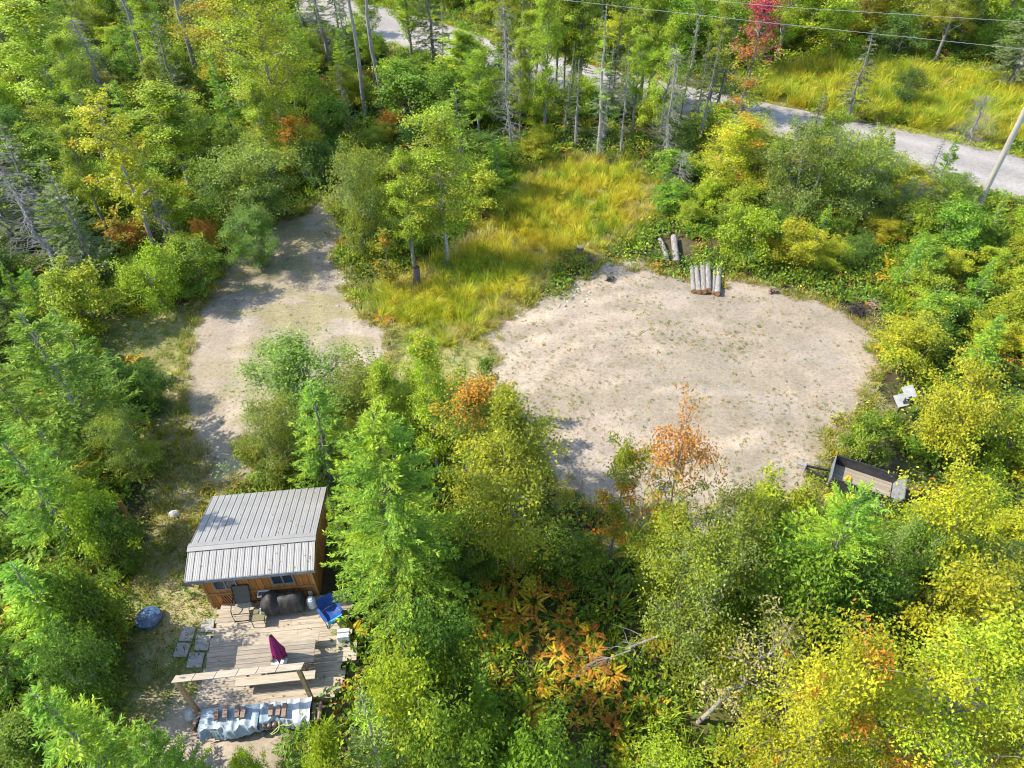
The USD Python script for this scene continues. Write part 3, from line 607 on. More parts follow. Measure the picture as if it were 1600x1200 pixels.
# closed parasol through the table
ub = LT(439, 1030, 1.05); ub = np.array([ub[0], ub[1] + .03, 0])
um = thing('parasol', 'closed purple parasol standing through the picnic table', 'parasol', L(ub[0], ub[1], 1.052), TH)
m = MB(); m.tube([(0, 0, -.72), (0, 0, .7), (0, 0, 1.42)], .019, 8); part(um, 'pole', m, 'black_metal', smooth=40)
nS, nT = 24, 12; v = []
for i in range(nT):
    t = i / (nT - 1); z = .22 + t * 1.16; R = .05 + .135 * (1 - t) ** .75 * (1 - .22 * max(0, .2 - t) / .2)
    for j in range(nS):
        a = 2 * np.pi * j / nS; fold = 1 + .42 * math.cos(8 * a + .6 * math.sin(3 * t)) * (.95 - t) + .12 * math.sin(3 * a + 4 * t)
        zz = z - (.14 * (1 + math.cos(4 * a)) * .5 * (i == 0)); v.append([R * fold * math.cos(a), R * fold * math.sin(a), zz])
f = [[i * nS + j, i * nS + (j + 1) % nS, (i + 1) * nS + (j + 1) % nS, (i + 1) * nS + j] for i in range(nT - 1) for j in range(nS)]
part(um, 'canopy', (np.array(v), f), 'purple_cloth', smooth=35)
m = MB(); m.tube([(0, 0, 1.36), (0, 0, 1.40), (0, 0, 1.47)], [.05, .035, .008], 8); part(um, 'finial', m, 'black_metal'); m = MB(); m.tube([(0, 0, .08), (0, 0, .14), (0, 0, .2)], [.035, .06, .035], 8); part(um, 'crank_hub', m, 'black_metal'); m = MB(); m.tube([(0.05, 0, .12), (.12, -.02, .12), (.12, -.02, .2)], .014, 5); part(um, 'crank', m, 'black_metal')
a = LT(436, 1034, 1.055); m = MB(); m.box(a[0] - .22, a[1] - .08, 1.0535, a[0] + .24, a[1] + .09, 1.058, HM)
single('paper', m, 'white_plastic', 'white paper sheet lying by the parasol on the table', 'paper')
a = LT(425, 1031, 1.1); m = MB(); m.tm(trimesh.creation.icosphere(2, .075), rotz(0, L(a[0], a[1], 1.115))); single('tan_ball', m, 'olive_cloth', 'round tan ball on the table left of the parasol foot', 'ball', smooth=60)
a = LT(442, 1026, 1.1); k_ = thing('jar', 'small brown jar standing at the parasol foot', 'jar', L(a[0] + .05, a[1] - .06, 1.059), 0); m = MB(); m.tube([(0, 0, 0), (0, 0, .09), (0, 0, .11)], [.035, .037, .025], 10); part(k_, 'glass', m, 'block_wood'); m = MB(); m.tube([(0, 0, .111), (0, 0, .13)], .028, 10); part(k_, 'lid', m, 'black_metal')
# sling chair facing the camera
def sling_chair(px, py, rz):
    p = G(px, py, DZ); c = thing('sling_chair', 'black framed sling chair with a tan seat against the cabin wall', 'chair', (p[0], p[1], DZ + .006), rz)
    for s_ in (-1, 1):
        m = MB(); x = s_ * .29
        m.tube([(x, -.30, 0), (x, -.31, .35), (x, -.26, .58), (x, -.1, .61), (x, .12, .60), (x, .27, .62)], .017, 6); part(c, 'arm_frame', m, 'black_metal', smooth=50)
        m = MB(); m.tube([(x * .93, .34, 0), (x * .93, .12, .38), (x * .93, .27, .75), (x * .93, .37, 1.04)], .017, 6); part(c, 'back_frame', m, 'black_metal', smooth=50)
    m = MB(); m.tube([(-.29, -.30, .02), (0, -.31, .02), (.29, -.30, .02)], .013, 6); m.tube([(-.27, .37, 1.04), (0, .375, 1.05), (.27, .37, 1.04)], .017, 6); m.tube([(-.27, -.28, .40), (0, -.285, .40), (.27, -.28, .40)], .015, 6); part(c, 'cross_bar', m, 'black_metal')
    g = np.linspace(0, 1, 7); v = np.array([[x, -.27 + .40 * t, .40 - .03 * math.sin(np.pi * t) - .02 * t - .02 * (1 - (x / .26) ** 2)] for t in g for x in (-.26, -.13, 0, .13, .26)])
    q = [[i * 5 + j, i * 5 + j + 1, (i + 1) * 5 + j + 1, (i + 1) * 5 + j] for i in range(6) for j in range(4)]; part(c, 'seat', (v, q), 'tan_cloth', smooth=60)
    v = np.array([[x, .13 + .24 * t + .03 * math.sin(np.pi * t), .38 + .66 * t] for t in g for x in (-.25, -.12, 0, .12, .25)]); part(c, 'backrest', (v, q), 'sling_cloth', smooth=60)
sling_chair(384, 957, TH)
p = G(405, 962, DZ + .3)
st_ = thing('foot_stool', 'low black framed stool with an olive sling beside the sling chair', 'stool', (p[0], p[1], DZ + .006), TH)
m = MB(); m.box(-.19, -.21, .335, .19, .21, .35); part(st_, 'seat', m, 'olive_cloth')
for x in (-.2, .2): m = MB(); m.tube([(x, -.24, 0), (x, -.22, .34), (x, .22, .34), (x, .24, 0)], .014, 6); part(st_, 'leg_frame', m, 'black_metal')
# covered grill
a, b = LT(414, 958, DZ), LT(478, 946, DZ)
gr = thing('covered_grill', 'long grill under a black cloth cover against the cabin wall', 'grill', L((a[0] + b[0]) / 2, WY0 - .42, DZ + .006), TH)
gl = b[0] - a[0] + .06; nU, nW = 40, 26; v = []
for i in range(nU):
    t = i / (nU - 1); x = (t - .5) * gl; hh = .74 + .16 * math.exp(-((t - .24) / .13) ** 2) - .07 * math.exp(-((t - .40) / .05) ** 2) + .05 * math.exp(-((t - .72) / .2) ** 2); en = (1 - abs(2 * t - 1) ** 7) ** .5
    for j in range(nW):
        s_ = j / (nW - 1) * math.pi; dd = .33 * (.9 + .14 * math.exp(-((t - .24) / .15) ** 2))
        y = -math.cos(s_) * dd * (.80 + .2 * en) + .018 * math.sin(t * 37) * (1 - math.sin(s_)); z = .20 + (hh - .20) * (math.sin(s_) ** .55) * (.62 + .38 * en) + .012 * math.sin(19 * t + 3 * s_)
        if j in (0, nW - 1): z = .17 + .02 * math.sin(t * 23)
        v.append([x, y, z])
v = np.array(v); v += (meshkit.fbm(v * 7, 3, 8)[:, None] - .5) * .05
f = [[i * nW + j, (i + 1) * nW + j, (i + 1) * nW + j + 1, i * nW + j + 1] for i in range(nU - 1) for j in range(nW - 1)]
part(gr, 'cover', (v, f), 'cover_cloth', smooth=40)
for i0, sgn in ((0, -1), (nU - 1, 1)):
    ring = v[i0 * nW:(i0 + 1) * nW]; vv = np.vstack([ring, [[ring[0][0] + sgn * .01, 0, .4]]]); part(gr, 'cover_end', (vv, [[j, j + 1, nW] if sgn < 0 else [j + 1, j, nW] for j in range(nW - 1)]), 'cover_cloth')
for x in (-.42, .42):
    for y in (-.18, .18): m = MB(); m.tube([(x, y, 0), (x, y, .4)], .02, 6); part(gr, 'leg', m, 'black_metal')
m = MB(); m.tube([(-gl / 2 + .05, -.30, .62), (-gl / 2 + .02, -.34, .40), (-gl / 2 + .06, -.33, .24)], .02, 6); part(gr, 'strap', m, 'white_plastic')
p = LT(485, 937, .72); w_ = thing('propane_cover', 'pale grey drum standing at the right end of the black cover', 'drum', L(p[0], p[1], DZ + .006), TH)
m = MB(); m.tube([(0, 0, 0), (0, 0, .05), (0, 0, .38), (0, 0, .46)], [.12, .15, .15, .11], 12); part(w_, 'body', m, 'cloudy_plastic', smooth=40); m = MB(); m.tube([(0, 0, .461), (0, 0, .50)], [.075, .07], 12); part(w_, 'lid', m, 'white_plastic')
# blue camping chair
def camp_chair(px, py, rz, label):
    p = G(px, py, DZ); c = thing('camping_chair', label, 'camping chair', (p[0], p[1], DZ + .006), rz); UsdGeom.Xformable(c).AddScaleOp().Set(Gf.Vec3f(.84, .84, .84))
    for k, (xa, ya, xb, yb) in enumerate(((-.33, -.30, .33, .28), (.33, -.30, -.33, .28), (-.33, -.30, -.33, .3), (.33, -.30, .33, .3))):
        m = MB(); m.tube([(xa, ya, 0), (xb, yb, .46 if k < 2 else .42)], .012, 5); part(c, 'leg', m, 'black_metal')
    for s_ in (-1, 1):
        m = MB(); m.tube([(s_ * .34, .28, .0), (s_ * .34, .30, .45), (s_ * .33, .44, .95)], .012, 5); part(c, 'back_post', m, 'black_metal')
        m = MB(); m.box(s_ * .36 - .05, -.30, .60, s_ * .36 + .05, .34, .615); part(c, 'arm_rest', m, 'blue_cloth'); m = MB(); m.tube([(s_ * .36, -.29, 0), (s_ * .36, -.29, .6)], .011, 5); part(c, 'arm_post', m, 'black_metal')
    g = np.linspace(0, 1, 7); q = [[i * 5 + j, i * 5 + j + 1, (i + 1) * 5 + j + 1, (i + 1) * 5 + j] for i in range(6) for j in range(4)]
    part(c, 'seat', (np.array([[x, -.30 + .55 * t, .44 - .09 * math.sin(np.pi * t) * (1 - (x / .36) ** 2)] for t in g for x in (-.32, -.16, 0, .16, .32)]), q), 'blue_cloth', smooth=60)
    part(c, 'backrest', (np.array([[x, .26 + .18 * t + .05 * (1 - (x / .34) ** 2), .40 + .58 * t] for t in g for x in (-.32, -.16, 0, .16, .32)]), q), 'blue_cloth', smooth=60)
    m = MB(); m.box(-.30, -.36, .30, .30, -.31, .45); part(c, 'front_panel', m, 'cyan_cloth'); m = MB()
    for x in (-.06, .07): m.box(x, -.365, .31, x + .05, -.362, .44)
    part(c, 'stripe', m, 'white_plastic')
camp_chair(520, 966, TH + .55, 'blue folding camping chair with a cyan front at the right end of the deck')
p = G(537, 992, .5); w_ = thing('cooler', 'small pale grey cooler half hidden by the larch at the deck edge', 'cooler', (p[0], p[1], DZ + .006), TH); m = MB(); m.box(-.18, -.14, 0, .18, .14, .28); part(w_, 'body', m, 'cloudy_plastic'); m = MB(); m.box(-.19, -.15, .284, .19, .15, .33); part(w_, 'lid', m, 'white_plastic'); m = MB(); m.tube([(-.2, 0, .2), (-.2, 0, .37), (.2, 0, .37), (.2, 0, .2)], .012, 5); part(w_, 'handle', m, 'black_metal')

# firewood under tarps, in front of the deck
wp = thing('firewood_pile', 'low stack of split firewood along the front of the deck', 'woodpile', HO, TH)
XA, XB = .72, 4.25
def log_mesh(p0, p1, r, sides=8):
    m = MB(); m.tube([p0, p1], r, sides); return m
for k in range(69):
    row = k // 23; x = XA + (k % 23) * (XB - XA) / 22 + rg.uniform(-.02, .02) + row * .07
    if x > XB + .05: continue
    r = rg.uniform(.06, .078); y = -4.58 - rg.uniform(0, .06)
    part(wp, 'split_log', log_mesh((x, y, .09 + row * .145), (x + rg.uniform(-.03, .03), y - .52, .09 + row * .145), r, 7), 'block_wood')
for k in range(7):
    x = XA - .06 - .03 * k + .02 * (k % 2); part(wp, 'leaning_log', log_mesh((x, -4.55 - .05 * k, .05), (x + .10, -4.60 - .06 * k, .55 - .02 * k), .05, 7), 'block_wood')
def tarp(name, x0, x1, hz, matn, label, seed, drop=.16, y_b=-4.50, y_f=-5.16):
    nX, nY = 40, 22; v = []; r_ = np.random.default_rng(seed)
    for i in range(nX):
        for j in range(nY):
            t, s_ = i / (nX - 1), j / (nY - 1); x = x0 + (x1 - x0) * t
            if s_ < .68: y = y_b + (y_f - y_b) * s_ / .68; z = hz
            else: q_ = (s_ - .68) / .32; y = y_f - .10 * q_ - .05 * math.sin(9 * t + seed) * q_; z = hz - (hz - drop) * q_ ** 1.1
            v.append([x, y, z])
    v = np.array(v); n1 = meshkit.fbm(v * np.array([3.2, 2.2, 1.5]) + seed, 4, seed); n2 = meshkit.fbm(v * np.array([8, 3.5, 2]) + seed, 3, seed + 3)
    s_ = np.tile(np.arange(nY) / (nY - 1), nX)
    v[:, 2] += (n1 - .5) * .16 * (1 - s_ * .5) + (n2 - .5) * .09 - .05 * np.abs(np.sin(v[:, 0] * 9 + seed)) * (s_ < .7); v[:, 1] += (n2 - .5) * .30 * (s_ > .6); v[:, 0] += (n1 - .5) * .10
    q = [[i * nY + j, i * nY + j + 1, (i + 1) * nY + j + 1, (i + 1) * nY + j] for i in range(nX - 1) for j in range(nY - 1)]
    single(name, (v @ HM[:3, :3].T + HO, q), matn, label, 'tarp', smooth=50)
tarp('tarp', .80, 2.52, .60, 'tarp', 'pale blue tarp over the left half of the firewood', 3)
tarp('tarp', 2.50, 3.32, .58, 'tarp', 'crumpled blue tarp in the middle of the firewood', 8, .22, -4.5, -5.0)
tarp('tarp', 3.28, 4.02, .62, 'tarp_white', 'white and grey tarp on the right part of the firewood', 14, .26, -4.5, -5.12)
for i, (px, py, ln, nm) in enumerate(((338, 1117, .30, 'leftmost of the four wood blocks on the left blue tarp'), (352, 1113, .34, 'second wood block from the left on the left blue tarp'), (371, 1112, .34, 'left block of the close pair on the left blue tarp'), (380, 1113, .32, 'right block of the close pair on the left blue tarp'), (423, 1110, .32, 'leftmost wood block on the crumpled middle tarp'), (435, 1110, .30, 'middle wood block on the crumpled middle tarp'), (444, 1110, .40, 'longest reddish block at the right of the middle tarp'))):
    q = LT(px, py, .68); M = HM @ rotz(rg.uniform(-.12, .12), (q[0], q[1], 0)); m = MB(); m.box(-.065, -ln / 2, .63, .065, ln / 2, .73, M)
    single('wood_block', m, 'block_wood', nm, 'wood block', 'wood blocks weighing down the tarps')
# a green hose coiled on the tarps
hs = [LT(424 + 34 * t + 5 * math.sin(9 * t), 1143 - 24 * t + 5 * math.cos(7 * t), .38 + .1 * t) for t in np.linspace(0, 1, 24)] + [LT(458 + 6 * math.cos(a), 1120 + 4 * math.sin(a), .50) for a in np.linspace(0, 9, 26)] + [LT(462 - 40 * t, 1126 + 18 * t + 3 * math.sin(8 * t), .46 - .12 * t) for t in np.linspace(0, 1, 20)]
m = MB(); m.tube(np.array(hs) @ HM[:3, :3].T + HO, .016, 6); single('garden_hose', m, 'hose', 'yellow green garden hose looped over the middle tarp', 'hose')
def rock(name, px, py, r, label, matn='stone_pale', seed=0, sq=.7, group=None):
    m = trimesh.creation.icosphere(3, 1.0); v = m.vertices * (1 + .5 * (meshkit.fbm(m.vertices * 1.3 + seed, 3, seed)[:, None] - .5)) * np.array([r, r * .85, r * sq]); p = G(px, py, 0)
    single(name, (v + p + [0, 0, r * sq * .5], m.faces), matn, label, 'rock', group, smooth=60)
for i, (px, py, r, lb) in enumerate(((301, 1118, .22, 'larger pale boulder at the foot of the left frame post'), (316, 1127, .14, 'small pale boulder between the larger boulder and the firewood'), (308, 1098, .12, 'pale stone under the left end of the deck'), (381, 1143, .08, 'grey stone in front of the left blue tarp'), (388, 1147, .09, 'brownish stone right of the grey one below the tarps'), (412, 1146, .09, 'dark stone below the crumpled middle tarp'), (432, 1142, .08, 'small stone beneath the hose'))): rock('rock', px, py, r, lb, 'stone_pale' if i < 3 else 'stone_dark', i * 3)
# paving slabs
for i, (lb, pts) in enumerate((('rearmost left paving slab, nearest the blue tub', ((430, 298), (530, 300), (500, 405), (395, 408))), ('rear right paving slab beside the deck', ((590, 235), (680, 235), (660, 335), (555, 340))), ('brightest paving slab, middle of the right column', ((535, 362), (650, 362), (625, 480), (515, 480))), ('front left paving slab dappled with shade', ((390, 420), (495, 425), (455, 530), (350, 530))), ('frontmost paving slab beside the deck', ((480, 500), (600, 500), (575, 610), (455, 615))))):
    p = [G(200 + x / 5, 920 + y / 5, .05)[:2] for x, y in pts]; import shapely
    sh_ = shapely.Polygon(p).buffer(-.02, join_style=2).buffer(.02); mm = trimesh.creation.extrude_polygon(sh_, .055); mm.apply_translation((0, 0, .005))
    single('paving_slab', mm, 'slab', lb, 'paving slab', 'stepping slabs left of the deck')
# blue covered tub
p = G(232, 966, .15); tu = thing('round_tub', 'round tub under a shiny dark blue cover on the grass', 'tub', (p[0], p[1], 0), .3)
m = MB(); m.tube([(0, 0, 0), (0, 0, .05), (0, 0, .24)], [.34, .36, .40], 28); part(tu, 'wall', m, 'pool_blue', smooth=40)
v = [[0, 0, .25]]; f = []
for i in range(1, 9):
    for j in range(40):
        a = 2 * np.pi * j / 40; r = .43 * i / 8; v.append([r * math.cos(a), r * math.sin(a) * .93, .25 + .03 * math.sin(3 * a + i * .5) * (i / 8) + .022 * (meshkit.noise(np.array([[math.cos(a) * i * .7, math.sin(a) * i * .7, 2.]]))[0] - .5) - .10 * (i == 8)])
for j in range(40): f.append([0, 1 + j, 1 + (j + 1) % 40])
for i in range(7):
    for j in range(40): A_, B_, C2, D_ = 1 + i * 40 + j, 1 + (i + 1) * 40 + j, 1 + (i + 1) * 40 + (j + 1) % 40, 1 + i * 40 + (j + 1) % 40; f += [[A_, B_, C2], [A_, C2, D_]]
part(tu, 'cover', (np.array(v), np.array(f)), 'pool_blue', smooth=50)
rock('rock', 273, 806, .19, 'pale round stone standing alone on the drive left of the cabin roof', 'stone_pale', 40, 1.0)
a = G(207, 820, 0); zt = top_height(a, 784); m = MB(); m.beam(a + [0, 0, -.1], a + [.03, 0, zt], .15, .05, (.2, -1, 0)); pb = single('wooden_post', m, 'cedar_trim', 'pale brown wooden post sticking out of the shrubs at the left edge of the drive', 'post')

# ------------------------------------------------------------------ things round the yard
def yard_log(name, a, b, r, label, group, seed, bend=0):
    r_ = np.random.default_rng(seed); t = thing(name, label, 'log', (0, 0, 0), 0, group); z = r * .93
    pts = [a + (b - a) * s + np.array([bend * math.sin(np.pi * s), 0, 0]) for s in np.linspace(0, 1, 6)]; pts = np.array(pts); pts[:, 2] = z
    m = MB(); m.tube(pts, r * (1.06 - .12 * np.linspace(0, 1, 6)) * r_.uniform(.96, 1.04, 6), 12, cap=False); part(t, 'bark', m, 'log_bark', smooth=60)
    for p_, q_ in ((pts[0], pts[1]), (pts[-1], pts[-2])):
        d = unit(p_ - q_); m = MB(); m.tube([p_ - d * .02, p_ + d * .004], r * (.98 if p_ is pts[0] else .90), 12); part(t, 'cut_end', m, 'log_end')
GL = 'six logs laid side by side at the back of the yard'
for i, (xf, yf, xb_, yb_, r, lb) in enumerate(((1084, 455, 1081, 417, .13, 'leftmost of the six grey logs side by side'), (1092, 456, 1088, 417, .15, 'second from the left of the six grey logs'), (1100, 456, 1098, 412, .16, 'third from the left of the six logs, with a mossy end'), (1107, 454, 1106, 407, .17, 'longest of the six logs, fourth from the left'), (1115, 458, 1117, 418, .11, 'thin fifth log from the left of the six'), (1121, 459, 1124, 417, .15, 'rightmost of the six grey logs with a hard shadow'))):
    a, b = G(xf, yf, r), G(xb_, yb_, r); yard_log('log', a, b, r, lb, GL, i)
for i, (xf, yf, xb_, yb_, r, lb, bd) in enumerate(((1043, 410, 1031, 374, .14, 'bent grey log lying alone at the left by the weeds', .06), (1057, 411, 1053, 370, .19, 'thick grey log lying behind the six, next to a bent one', 0))): yard_log('log', G(xf, yf, r), G(xb_, yb_, r), r, lb, 'two logs lying in the weeds', 20 + i, bd)
def stump(px, py, r, h, label, seed):
    p = G(px, py, 0); t = thing('stump', label, 'stump', p, 0); m = MB(); r_ = np.random.default_rng(seed)
    m.tube([(0, 0, -.05), (0, 0, h * .3), (.02, 0, h * .7), (.03, .01, h)], np.array([1.1, 1, .97, .96]) * r, 14, cap=False); part(t, 'bark', m, 'bark_dark', smooth=60); m = MB(); m.tube([(.03, .01, h - .03), (.03, .01, h + .004)], r * .95, 14); part(t, 'cut_top', m, 'char' if h > 1 else 'log_bark')
stump(652, 446, .20, 1.15, 'tall dark post-like stump in the golden grass by the drive', 1); stump(905, 395, .20, .38, 'short grey stump at the edge of the golden grass', 2)
# pile of split pieces
pp = G(1207, 456, 0); pw_ = thing('brick_pile', 'small heap of reddish blocks on the yard right of the logs', 'heap', pp, .2)
for k in range(11):
    a = rg.uniform(0, 6.28); r = rg.uniform(0, .26) * (1 - k / 16); z = .06 + .1 * (k // 5); M = rotz(rg.uniform(0, 3), (r * math.cos(a), r * math.sin(a) * .8, z)); m = MB(); m.box(-.12, -.055, -.05, .12, .055, .05, M); part(pw_, 'block', m, 'block_wood')
def brush(name, px, py, R, label, n, matn, hh, seed):
    r_ = np.random.default_rng(seed); p = G(px, py, 0); m = MB()
    for k in range(n):
        a = r_.uniform(0, 6.28); q = np.array([r_.normal() * R * .4, r_.normal() * R * .35, r_.uniform(.02, hh)]); d = unit(np.array([math.cos(a), math.sin(a), r_.normal() * .45])) * R * r_.uniform(.3, .8); m.tube([p + q - d * .5, p + q + r_.normal(size=3) * .03, p + q + d * .5], [.012, .014, .006], 4, cap=False)
    single(name, m, matn, label, 'brush pile')
brush('brush_pile', 1337, 490, .62, 'charred heap of dark twigs at the right edge of the yard', 150, 'char', .42, 3); brush('ash_patch', 953, 437, .42, 'small patch of dark burnt sticks by the golden grass', 50, 'char', .08, 4)
brush('twig_litter', 1365, 478, .6, 'reddish brown dry brush beside the charred heap', 90, 'block_wood', .25, 5)
# two white boards on a dark post
p = G(1396, 655, 0); zt = 1.9; t = thing('board_post', 'two tilted white boards on a leaning dark post at the yard edge', 'board', p, 0)
m = MB(); m.tube([(0, 0, -.1), (.05, .02, .7), (.13, .06, 1.25)], .045, 8); part(t, 'post', m, 'black_metal')
for k, (dx, dz, rr) in enumerate(((.0, 1.02, -.5), (.24, 1.42, -.5))):
    cR = Gf.Rotation(Gf.Vec3d(0, 1, 0), -14) * Gf.Rotation(Gf.Vec3d(1, 0, 0), -62); M = np.eye(4); M[:3, :3] = np.array(Gf.Matrix3d(cR)).T; M[:3, 3] = (dx, .12 + .1 * k, dz); m = MB(); m.box(-.25, -.012, -.27, .25, .012, .27, M); part(t, 'white_board', m, 'board_white')
m = MB(); m.tube([(.06, -.03, .8), (.12, .03, 1.25), (.24, -.05, 1.4)], .03, 6); part(t, 'bracket', m, 'black_metal')
# small utility trailer
ta, tb_, tc = G(1303, 722, .55), G(1377, 747, .55), G(1366, 776, .55)
e = unit((tb_ - ta) * [1, 1, 0]); TM = math.atan2(e[1], e[0]); tl_, tw_ = 2.2, 1.3
tr = thing('utility_trailer', 'black open utility trailer with a grey plank floor at the yard edge', 'trailer', (ta[0], ta[1], 0), TM)
for k in range(7): m = MB(); y = -tw_ + .02 + k * (tw_ - .04) / 7; m.box(.03, y + .006, .50, tl_ - .03, y + (tw_ - .04) / 7 - .006, .535); part(tr, 'floor_board', m, 'table_wood')
for y in (-.02, -tw_ - .0): m = MB(); m.box(0, y - .03, .46, tl_, y, .98); m.box(0, y - .045, .98, tl_, y + .015, 1.02); part(tr, 'side_panel', m, 'black_paint')
m = MB(); m.box(-.035, -tw_ + .0, .46, -.003, -.055, 1.0); part(tr, 'front_panel', m, 'grey_paint')
m = MB(); m.beam((tl_ + .02, -tw_ / 2, .52), (tl_ + .30, -tw_ / 2, 1.18), tw_ - .04, .035, (1, 0, .4)); part(tr, 'tailgate', m, 'grey_paint')
for y in (-.4, -.95): m = MB(); m.beam((0, y, .44), (-.95, -tw_ / 2 + .05 * (1 if y > -.6 else -1), .44), .06, .08); part(tr, 'tongue_bar', m, 'black_metal')
m = MB(); m.box(-1.25, -tw_ / 2 - .05, .40, -.92, -tw_ / 2 + .05, .52); part(tr, 'coupler', m, 'galvanised'); m = MB(); m.tube([(-.95, -tw_ / 2 - .12, .05), (-.95, -tw_ / 2 - .12, .8)], .03, 8); m.tube([(-.95, -tw_ / 2 - .12, .8), (-.83, -tw_ / 2 - .12, .84)], .015, 6); part(tr, 'jack', m, 'galvanised')
for y in (.11, -tw_ - .14):
    m = MB(); m.tube([(1.3, y - .09, .28), (1.3, y + .09, .28)], .28, 20); w_ = part(tr, 'wheel', m, 'rubber', smooth=40); m = MB(); m.tube([(1.3, y - .094, .28), (1.3, y + .094, .28)], .15, 14); part(w_, 'rim', m, 'galvanised')
    m = MB(); m.tube([(1.3 + .36 * math.cos(a), y, .28 + .36 * math.sin(a)) for a in np.linspace(.1, np.pi - .1, 9)], .02, 4); v_, f_ = m.arr(); v_[:, 1] = y + (v_[:, 1] - y) * 5.5; part(tr, 'fender', (v_, f_), 'black_paint')
p = G(1377, 790, .3); t = thing('covered_load', 'dark blue tarp bundle in the bushes below the trailer', 'bundle', p * [1, 1, 0], -.3); m = trimesh.creation.icosphere(3, 1.); v = m.vertices * (1 + .35 * (meshkit.fbm(m.vertices * 2, 3, 5)[:, None] - .5)) * [.55, .35, .3] + [0, 0, .28]; part(t, 'cover', (v, m.faces), 'pool_blue', smooth=40)
m = MB(); m.tube([(-.5, -.1, .45), (0, .05, .62), (.5, -.05, .45)], .012, 5); part(t, 'rope', m, 'white_plastic')
# power line
pb_ = G(1522, 333, 0); t = thing('utility_pole', 'tall grey wooden utility pole beside the road', 'utility pole', pb_, 0)
m = MB(); m.tube([(0, 0, -.3), (0, 0, 5), (0, 0, 10.9)], [.17, .15, .11], 12); part(t, 'pole', m, 'pole_wood', smooth=50)
m = MB(); m.tube([(.12, .12, 2), (.5, .9, 0)], .01, 5); m.tube([(.16, -.05, 0), (.14, -.05, 9)], .02, 5); part(t, 'guy_wire', m, 'wire')
m = MB(); m.tube([(.14, -.10, 7.6), (.14, -.10, 8.5)], .17, 10); part(t, 'transformer', m, 'galvanised', smooth=40)
for z in (9.25, 10.6): m = MB(); m.tube([(0, .12, z), (0, .2, z), (0, .22, z + .08)], [.03, .05, .03], 8); part(t, 'insulator', m, 'galvanised')
def wire(a, b, z, lb):
    A, B = G(*a, z), G(*b, z); d = (A - B) / (A[0] - B[0]); P = [A + d * (x - A[0]) for x in np.linspace(60, -42, 60)]; P = np.array(P)
    x0 = pb_[0]; y_at = (A + d * (x0 - A[0]))[1]; P[:, 1] += (pb_[1] + .22 - y_at) * np.clip(1 - abs(P[:, 0] - x0) / 14, 0, 1)
    m = MB(); m.tube(P, .011, 5); single('power_wire', m, 'wire', lb, 'wire')
wire((1600, 80), (1195, 35), 9.33, 'lower of the two power wires above the roadside trees'); wire((1600, 48), (1230, 12), 10.68, 'upper of the two power wires near the top edge')

# ------------------------------------------------------------------ trees and shrubs, each where it stands
leafy('tufttree_a', 99, 6.5, 3.4, .12, 10000, .125, 'olive', limbs=32, second=('green', .42), top=('orange', .10), bark='bark_pale')
leafy('goldbirch_a', 100, 8.0, 3.6, .3, 5200, .15, 'yellow', limbs=22, second=('gold', .3), bark='bark_pale', loose=.75)
leafy('olivemaple_a', 105, 4.6, 2.8, .2, 3600, .125, 'olive', limbs=20, second=('orange', .38), loose=.95)
WORDS = dict(biglarch=('larch_tree', 'tree', 'large feathery larch'), alder=('alder_shrub', 'shrub', 'grey green rounded alder'), bush=('leafy_shrub', 'shrub', 'mid green leafy shrub'), limebush=('lime_shrub', 'shrub', 'lime green leafy shrub'), yellowbush=('yellow_shrub', 'shrub', 'yellow leafy shrub'),
    orangebush=('rusty_shrub', 'shrub', 'orange tinted shrub'), birch=('birch_tree', 'tree', 'slender olive green birch'), poplar=('poplar_tree', 'tree', 'thin trunked green poplar'), yellowtree=('maple_tree', 'tree', 'tall yellow leaved tree'),
    maple=('maple_tree', 'tree', 'orange turning maple'), redmaple=('maple_tree', 'tree', 'red topped maple'), sparsebirch=('birch_tree', 'tree', 'sparse white trunked birch'), sapling=('sapling', 'sapling', 'thin leafy sapling'), column=('poplar_tree', 'tree', 'narrow columnar lime tree'),
    tallpoplar=('poplar_tree', 'tree', 'tall bare trunked poplar'), larch=('larch_tree', 'tree', 'feathery bright green larch'), younglarch=('larch_tree', 'tree', 'young light green larch'), spruce=('spruce_tree', 'tree', 'grey green spruce'), slimspruce=('spruce_tree', 'tree', 'slim pale trunked spruce'),
    paleconifer=('fir_tree', 'tree', 'pale grey green conifer'), darkspruce=('spruce_tree', 'tree', 'dark green spruce'), snag=('dead_spruce', 'dead tree', 'bare grey dead spruce'), tufttree=('birch_tree', 'tree', 'green birch with an orange tuft'), goldbirch=('birch_tree', 'tree', 'gold leaved birch with a pale bent trunk'), olivemaple=('maple_tree', 'tree', 'thin olive and orange maple'))
ALL = []           # every plant standing: kind, x, y, radius
rp = np.random.default_rng(77); _turn = {}
def put(kind, x, y, h, w, label, group=None, lean=None, variant=None):
    protos = KIND[kind]; i = _turn.get(kind, 0) if variant is None else variant; _turn[kind] = i + 1
    pn, h0, w0 = protos[i % len(protos)]; nm, cat, _ = WORDS[kind]
    sx = np.clip(w / w0, .3, 2.2); sz = h / h0; z = float(ground_z(x, y)) - .03
    X = UsdGeom.Xform.Define(stage, numbered('/World/' + nm)); pr_ = X.GetPrim()
    X.AddTranslateOp().Set(Gf.Vec3d(float(x), float(y), z))
    if lean: X.AddRotateXYZOp().Set(Gf.Vec3f(*lean))
    X.AddRotateZOp().Set(float(rp.uniform(0, 360))); X.AddScaleOp().Set(Gf.Vec3f(float(sx), float(sx * rp.uniform(.9, 1.1)), float(sz)))
    pr_.GetReferences().AddInternalReference(f'{PROTO}/{pn}'); pr_.SetInstanceable(True)
    ALL.append([kind, x, y, w / 2, h]); return data(pr_, label, cat, group)
